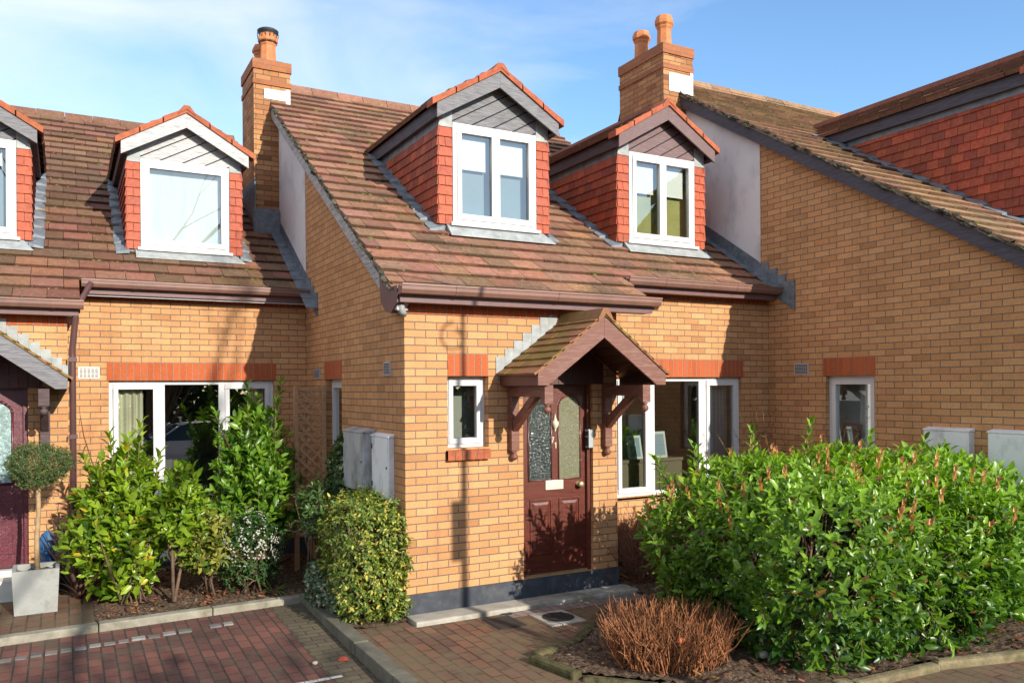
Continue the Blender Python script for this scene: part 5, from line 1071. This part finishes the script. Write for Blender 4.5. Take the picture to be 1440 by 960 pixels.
def strap(name, label, cat, c, n, Ln, wd, cols, seed, rise=(.4, 1.3), mat='leaf_dry', zdrop=.5):
    root = thing(name, label, cat, c); r = random.Random(seed); g = G()
    for k in range(n):
        a = r.uniform(0, 6.28); el = r.uniform(*rise); l = Ln*r.uniform(.6, 1.1); w = wd*r.uniform(.7, 1.1); d = Vector((math.cos(a)*math.cos(el), math.sin(a)*math.cos(el), math.sin(el))); sd_ = Vector((-math.sin(a), math.cos(a), 0)); p = Vector(c)+Vector((d.x*.03, d.y*.03, 0)); pts = []; cl = tone(r, 1, .3); m_ = r.random(); cl = tuple((cols[0][i]*(1-m_)+cols[1][i]*m_)*cl[i] for i in range(3))
        for s in range(8):
            u = s/7; q = p+d*l*u-Vector((0, 0, zdrop*l*u*u*(1-math.sin(el)*.7))); ww = w*(1-u**2.2)*(.7+.6*u); pts.append((q-sd_*ww, q+Vector((0, 0, -.3*ww)), q+sd_*ww))
        for s in range(7):
            A_, B_ = pts[s], pts[s+1]; g.face([A_[0], A_[1], B_[1], B_[0]], cl, smooth=True); g.face([A_[1], A_[2], B_[2], B_[1]], cl, smooth=True)
    g.build('blades', mat, root); return root
strap('phormium', 'dark bronze strap-leaved plant between the planter and the laurel', 'shrub', (-2.72, 2.45, -.2), 64, 1.15, .024, ((.075, .042, .036), (.235, .140, .105)), 5, (.55, 1.45), zdrop=.3)
strap('grass_tuft', 'small arching green grass tuft just behind the kerb corner', 'plant', (-.90, 1.62, -.21), 26, .30, .007, ((.09, .16, .03), (.26, .30, .07)), 6, (.3, 1.2), 'leaf_soft', .8)
# twiggy shrubs
def twigs(name, label, cat, c, rx, ry, n, hgt, seed, cols, mat, out=.35, r0=.0035, side=2, wob=.05, bs=.62, lean=.16):
    root = thing(name, label, cat, c); r = random.Random(seed); g = G()
    for k in range(n):
        a = r.uniform(0, 6.28); q = math.sqrt(r.random()); b = Vector((c[0]+rx*bs*q*math.cos(a), c[1]+ry*bs*q*math.sin(a), c[2]-.02)); l = hgt*r.uniform(.5, 1.08)*(1-.10*q*q)
        d = Vector((out*q*math.cos(a)*rx*2+r.uniform(-lean, lean), out*q*math.sin(a)*ry*2+r.uniform(-lean, lean), 1)).normalized(); m_ = b+d*l*.5+Vector((r.uniform(-wob, wob)*.5, r.uniform(-wob, wob)*.5, 0)); e_ = b+d*l+Vector((r.uniform(-wob, wob), r.uniform(-wob, wob), 0)); m2 = r.random(); cl = tuple(cols[0][i]*(1-m2)+cols[1][i]*m2 for i in range(3))
        j_ = lambda: Vector((r.uniform(-1, 1), r.uniform(-1, 1), r.uniform(-.5, .5)))*wob*.22
        g.tube([b, b.lerp(m_, .5)+j_(), m_+j_(), m_.lerp(e_, .5)+j_(), e_], [r0*1.4, r0*1.2, r0, r0*.85, r0*.65], 4, cl, cap=False)
        for s in range(r.randint(0, side)):
            st = m_.lerp(e_, r.uniform(-.6, .8)); dd = (d+Vector((r.uniform(-1, 1), r.uniform(-1, 1), r.uniform(-.2, .3)))).normalized(); g.tube([st, st+dd*l*r.uniform(.08, .30)], [r0*.8, r0*.45], 3, cl, cap=False)
    g.build('twigs', mat, root); return root
twigs('twiggy_shrub', 'leafless orange-brown twiggy shrub at the edge of the path', 'shrub', (1.40, -2.20, -.2), .58, .50, 1050, .46, 31, ((.32, .28, .28), (1.05, .92, .88)), 'twig', out=.30, r0=.0036, side=3, wob=.09, bs=.78, lean=.22)
twigs('bare_bush', 'tangled dry brown bush under the window right of the porch', 'shrub', (2.98, .12, -.2), .44, .42, 700, .80, 32, ((.6, .6, .6), (1.6, 1.4, 1.25)), 'dark_twig', out=.5, r0=.0028, side=6, wob=.26, lean=.75)
sp = thing('wiry_shrub', 'wiry sprigs with a few dark leaves in the corner of the two brick walls', 'shrub', (5.15, .35, -.2)); g = G(); r = random.Random(3); arr = []
for k in range(14):
    b = Vector((5.15+r.uniform(-.2, .2), .35+r.uniform(-.15, .15), -.2)); e_ = Vector((5.12+r.uniform(-.75, .18), .30+r.uniform(-.5, .2), r.uniform(1.25, 1.82))); m_ = b.lerp(e_, .6)+Vector((r.uniform(0, .12), 0, .15)); g.tube([b, m_, e_], [.006, .0045, .002], 4)
    for j in range(16):
        q = m_.lerp(e_, r.random()) if r.random() < .7 else b.lerp(m_, r.random()); axv = nrmz(np.array([r.uniform(-1, 1), r.uniform(-1, 1), r.uniform(-.3, .8)])); nv = nrmz(np.cross(axv, np.array([.3, .9, .1]))); leaves(arr, [np.array(q)], [axv], [nv], [.045], [.02], [np.array((.025, .06, .018)) if r.random() < .75 else np.array((.32, .34, .12))])
g.build('stems', 'twig', sp); build_leaves(arr, 'foliage', 'leaf', sp)
sp = thing('bare_climber', 'thin bare climber stem on the wall right of the downpipe', 'climber', (-2.62, 3.60, -.2)); g = G(); r = random.Random(9)
for pth in ([(-2.60, 3.60, -.2), (-2.62, 3.61, .5), (-2.55, 3.615, 1.05), (-2.66, 3.615, 1.45), (-2.70, 3.615, 1.72)], [(-2.55, 3.615, 1.05), (-2.50, 3.615, 1.25)], [(-2.62, 3.61, 1.2), (-2.80, 3.6, 1.28), (-2.72, 3.6, 1.36)]): g.tube(pth, [.006]+[.004]*(len(pth)-2)+[.002], 4)
g.build('stem', 'dark_twig', sp)
# trellis
t = thing('trellis_panel', 'tan diamond trellis panel standing against the shaded side wall', 'trellis', (-.22, 2.6, -.2)); x0, x1, y, z0_, z1_ = -.42, -.03, 2.60, -.2, 2.02
for xx in (x0, x1-.05):
    g = G(); g.box((xx, y-.03, z0_-.1), (xx+.05, y+.03, z1_)); g.build('post', 'trellis', t, bevel=.003)
g = G(); g.box((x0+.05, y-.015, .42), (x1-.05, y+.015, .46)); g.box((x0+.05, y-.015, z1_-.06), (x1-.05, y+.015, z1_-.02)); g.build('rail', 'trellis', t, bevel=.002)
for sg, yy in ((1, y-.012), (-1, y+.001)):
    g = G(); X0, X1, Z0, Z1 = x0+.05, x1-.05, .46, z1_-.06; k = -3.0
    while k < 5.0:
        pl = [(X0, Z0), (X1, Z0), (X1, Z1), (X0, Z1)]; s2 = .7071; pl = clip(clip(pl, s2*sg, s2, k+.028), -s2*sg, -s2, -k); k += .098
        if len(pl) > 2: g.prism([(a, yy, b) for a, b in pl], (0, .011, 0))
    g.build('lattice', 'trellis', t)
# blue bundle by the plum door
t = thing('blue_bag', 'blue folded cloth bag leaning by the plum door behind the planter', 'bag', (-3.03, 2.76, -.215)); g = G(); r = random.Random(6)
for (z_, hw_, hd) in ((0, 0, 0),):
    prof = [(-.213, .085, .06), (-.05, .098, .065), (.10, .088, .055), (.20, .05, .04), (.25, .072, .05), (.34, .095, .045), (.44, .06, .03), (.47, .02, .015)]
    rings = [[(-3.03+a*math.cos(q*.524)*(1+.12*math.sin(q*2.1+z*9)), 2.78+b*math.sin(q*.524)*(1+.12*math.cos(q*1.7+z*7)), z) for q in range(12)] for z, a, b in prof]
    for A_, B_ in zip(rings, rings[1:]):
        for q in range(12): g.face([A_[q], A_[(q+1) % 12], B_[(q+1) % 12], B_[q]], smooth=True)
g.build('cloth', 'blue', t)
# litter
for k, (x, y, z, cl, lab) in enumerate(((1.22, -2.48, .03, (.62, .16, .05), 'orange dead leaf caught in the twiggy shrub'), (-.86, -.62, -.30, (.40, .06, .03), 'dark red fallen leaf in the channel by the kerb'))):
    rt_ = thing('fallen_leaf', lab, 'leaf', (x, y, z)); arr = []; leaves(arr, [np.array((x, y, z))], [nrmz(np.array((.8, -.4, .1)))], [nrmz(np.array((-.2, -.6, .8)))], [.10], [.055], [np.array(cl)]); build_leaves(arr, 'blade', 'leaf_soft', rt_)
for k, (x, y, z, s, lab) in enumerate(((2.02, -2.60, -.16, .05, 'white stone lying on the soil by the twiggy shrub'), (-1.05, -.62, -.29, .025, 'small pebble on the paving by the kerb'))):
    g = G(); g.lathe((x, y, z-s*.5), [(s*.5, 0), (s, s*.35), (s*.9, s*.8), (s*.4, s*1.05)], 7, smooth=True); tag(g.build('stone', 'concrete'), lab, 'stone')

# ================================================================== ACROSS THE ROAD (shadows on the scene, reflections in the glass)
t = thing('lamp_post', 'tall grey lamp post with a curled bracket across the paving', 'lamp post', (1.97, -6.0, zp(-6))); g = G(); bz = zp(-6)
g.tube([(1.97, -6, bz-.3), (1.97, -6, 1.0), (1.97, -6, 3.0), (1.97, -6, 5.45)], [.06, .055, .038, .022], 12); g.build('post', 'iron', t)
g = G(); pth = [(1.97-.62*(1-math.cos(a)) , -6, 5.40+.36*math.sin(a)) for a in [k*.28 for k in range(9)]]; g.tube(pth, .022, 8); q = pth[-1]
g.tube([(1.97-.16*math.sin(k*.6)*(1-k*.05)-.10, -6, 5.06+.16*math.cos(k*.6)*(1-k*.05)) for k in range(11)], .014, 6); g.build('bracket', 'iron', t)
g = G(); g.lathe((q[0], -6, q[2]-.22), [(.03, .24), (.06, .2), (.15, .10), (.16, .06), (.10, .0)], 14); g.build('lamp_head', 'iron', t)
g = G(); g.box((1.83, -6.02, 2.85), (1.94, -6.0, 3.45)); g.build('notice_plate', 'vent', t, bevel=.004)
t = thing('bare_tree', 'bare winter tree across the paving', 'tree', (-.5, -13, zp(-13))); g = G(); r = random.Random(12)
def limb(p, d, l, rad, dep):
    e_ = p+d*l; e_.x = min(e_.x, 2.2); mid_ = p.lerp(e_, .5)+Vector((r.uniform(-.08, .08), r.uniform(-.08, .08), 0))*l; g.tube([p, mid_, e_], [rad, rad*.82, rad*.62], 7 if dep < 3 else 4, cap=False)
    if dep >= 5: return
    for k in range(2 if dep else 3):
        a = r.uniform(0, 6.28); sp_ = r.uniform(.35, .8); o = d.orthogonal().normalized(); o = (o*math.cos(a)+d.cross(o)*math.sin(a)); dd = (d+o*sp_+Vector((0, 0, .18))).normalized(); limb(e_, dd, l*r.uniform(.62, .85), rad*.60, dep+1)
limb(Vector((-.5, -13, zp(-13)-.2)), Vector((0, 0, 1)), 4.2, .13, 0)
g.build('limbs', 'bark', t)
shrub('added_shade_tree', 'unseen sparse evergreen tree added to shade the parking bay', 'tree', (-.8, -11.4, zp(-11)), (-.8, -11.4, 3.9), (2.9, 1.3, .95), 300, 51, pw=2.0, shoot=.6, k=9, L=.17, W_=.45, cols=((.02, .05, .014), (.06, .11, .03)), mat='leaf_soft', upb=.3, rmin=.3, lump=.3, stems=12, stem_r=.035, stem_spread=.01, zmin=-.95, foliage='crown')  # tree out of view, added so that its crown shades the parking bay
M['car_silver'] = simple('silver_car_paint', (0.72, 0.73, 0.75), 0.3, 0.6, coat=1.0); M['car_red'] = simple('red_car_paint', (0.36, 0.03, 0.025), 0.25, 0.6, coat=1.0); M['car_glass'] = simple('dark_car_glass', (0.03, 0.045, 0.055), 0.05, 0.8); M['tyre'] = simple('tyre_rubber', (0.02, 0.02, 0.02), 0.8, 0.3)
def car(label, c, rz, mat):
    t = thing('parked_car', label, 'car', (c[0], c[1], zp(c[1])), 'cars parked across the paving'); z = zp(c[1]); ca, sa = math.cos(rz), math.sin(rz); T = lambda x, y, h: (c[0]+x*ca-y*sa, c[1]+x*sa+y*ca, z+h)
    prof = [(-2.1, .62, .45, .72), (-2.0, .86, .30, .82), (-1.2, .94, .24, .87), (-.8, .96, .22, .87), (.9, .96, .22, .87), (1.5, .90, .26, .85), (2.0, .78, .32, .78), (2.15, .62, .42, .66)]
    g = G(); ring = lambda p: [T(p[0], -p[3], p[2]), T(p[0], -p[3]-.01, (p[1]+p[2])/2), T(p[0], -p[3]+.06, p[1]), T(p[0], 0, p[1]+.04), T(p[0], p[3]-.06, p[1]), T(p[0], p[3]+.01, (p[1]+p[2])/2), T(p[0], p[3], p[2])]
    rr = [ring(p) for p in prof]
    for A_, B_ in zip(rr, rr[1:]):
        for k in range(6): g.face([A_[k], B_[k], B_[k+1], A_[k+1]], smooth=True)
        g.face([A_[6], B_[6], B_[0], A_[0]])
    g.face(rr[0]); g.face(rr[-1]); g.box(T(-.85, -.6, 1.40), T(-.8, .6, 1.41)) if False else None
    roofp = [(-1.0, 1.38, .56), (-.5, 1.45, .58), (.2, 1.43, .58), (.5, 1.38, .56)]
    for A_, B_ in zip(roofp, roofp[1:]): g.face([T(A_[0], -A_[2], A_[1]), T(B_[0], -B_[2], B_[1]), T(B_[0], B_[2], B_[1]), T(A_[0], A_[2], A_[1])], smooth=True)
    for sg in (-1, 1):
        for xa, xb in ((-1.55, -1.0), (1.25, .5), (-.15, -.15)): g.tube([T(xa, sg*.80, .93), T(xb, sg*.57, 1.40)], .03, 5)
    b = g.build('body', mat, t)
    g = G(); q = [(-1.55, .93, .78), (-1.0, 1.37, .55), (.5, 1.37, .55), (1.25, .93, .78)]
    for sg in (-1, 1): g.face([T(x, sg*w, h_) for x, h_, w in q])
    g.face([T(-1.55, -.78, .93), T(-1.55, .78, .93), T(-1.0, .55, 1.37), T(-1.0, -.55, 1.37)]); g.face([T(1.25, -.78, .93), T(1.25, .78, .93), T(.5, .55, 1.37), T(.5, -.55, 1.37)]); g.build('windows', 'car_glass', t)
    for x in (-1.35, 1.35):
        for sg in (-1, 1):
            g = G(); p = Vector(T(x, sg*.80, .31)); dr_ = Vector((-sa*sg, ca*sg, 0)); g.tube([p-dr_*.14, p+dr_*.085], .31, 22); w_ = g.build('wheel', 'tyre', t); g = G(); g.tube([p+dr_*.05, p+dr_*.092], .20, 18); g.build('rim', 'galv', w_)
    for sg in (-1, 1):
        g = G(); g.box(T(0, 0, 0), T(0, 0, 0)) if False else None; g.lathe(T(2.04, sg*.55, .66), [(.10, -.04), (.11, .02), (.05, .05)], 12, axis='z'); g.build('headlight', 'pvc', t)
car('silver car parked across the paving', (.45, -10.7), 3.0, 'car_silver'); car('red car parked beyond the silver one', (-3.4, -13.2), 3.0, 'car_red')
hb = shrub('evergreen_hedge', 'tall dark evergreen hedge across the road', 'hedge', (0, -28, zp(-28)), (0, -28, 2.4), (20, 1.0, 4.6), 6500, 41, pw=6.0, shoot=.7, k=7, L=.46, W_=.6, cols=((.018, .040, .014), (.050, .085, .028)), mat='leaf_soft', upb=.4, rmin=.6, lump=.1, stems=14, stem_r=.05, zmin=-.9)
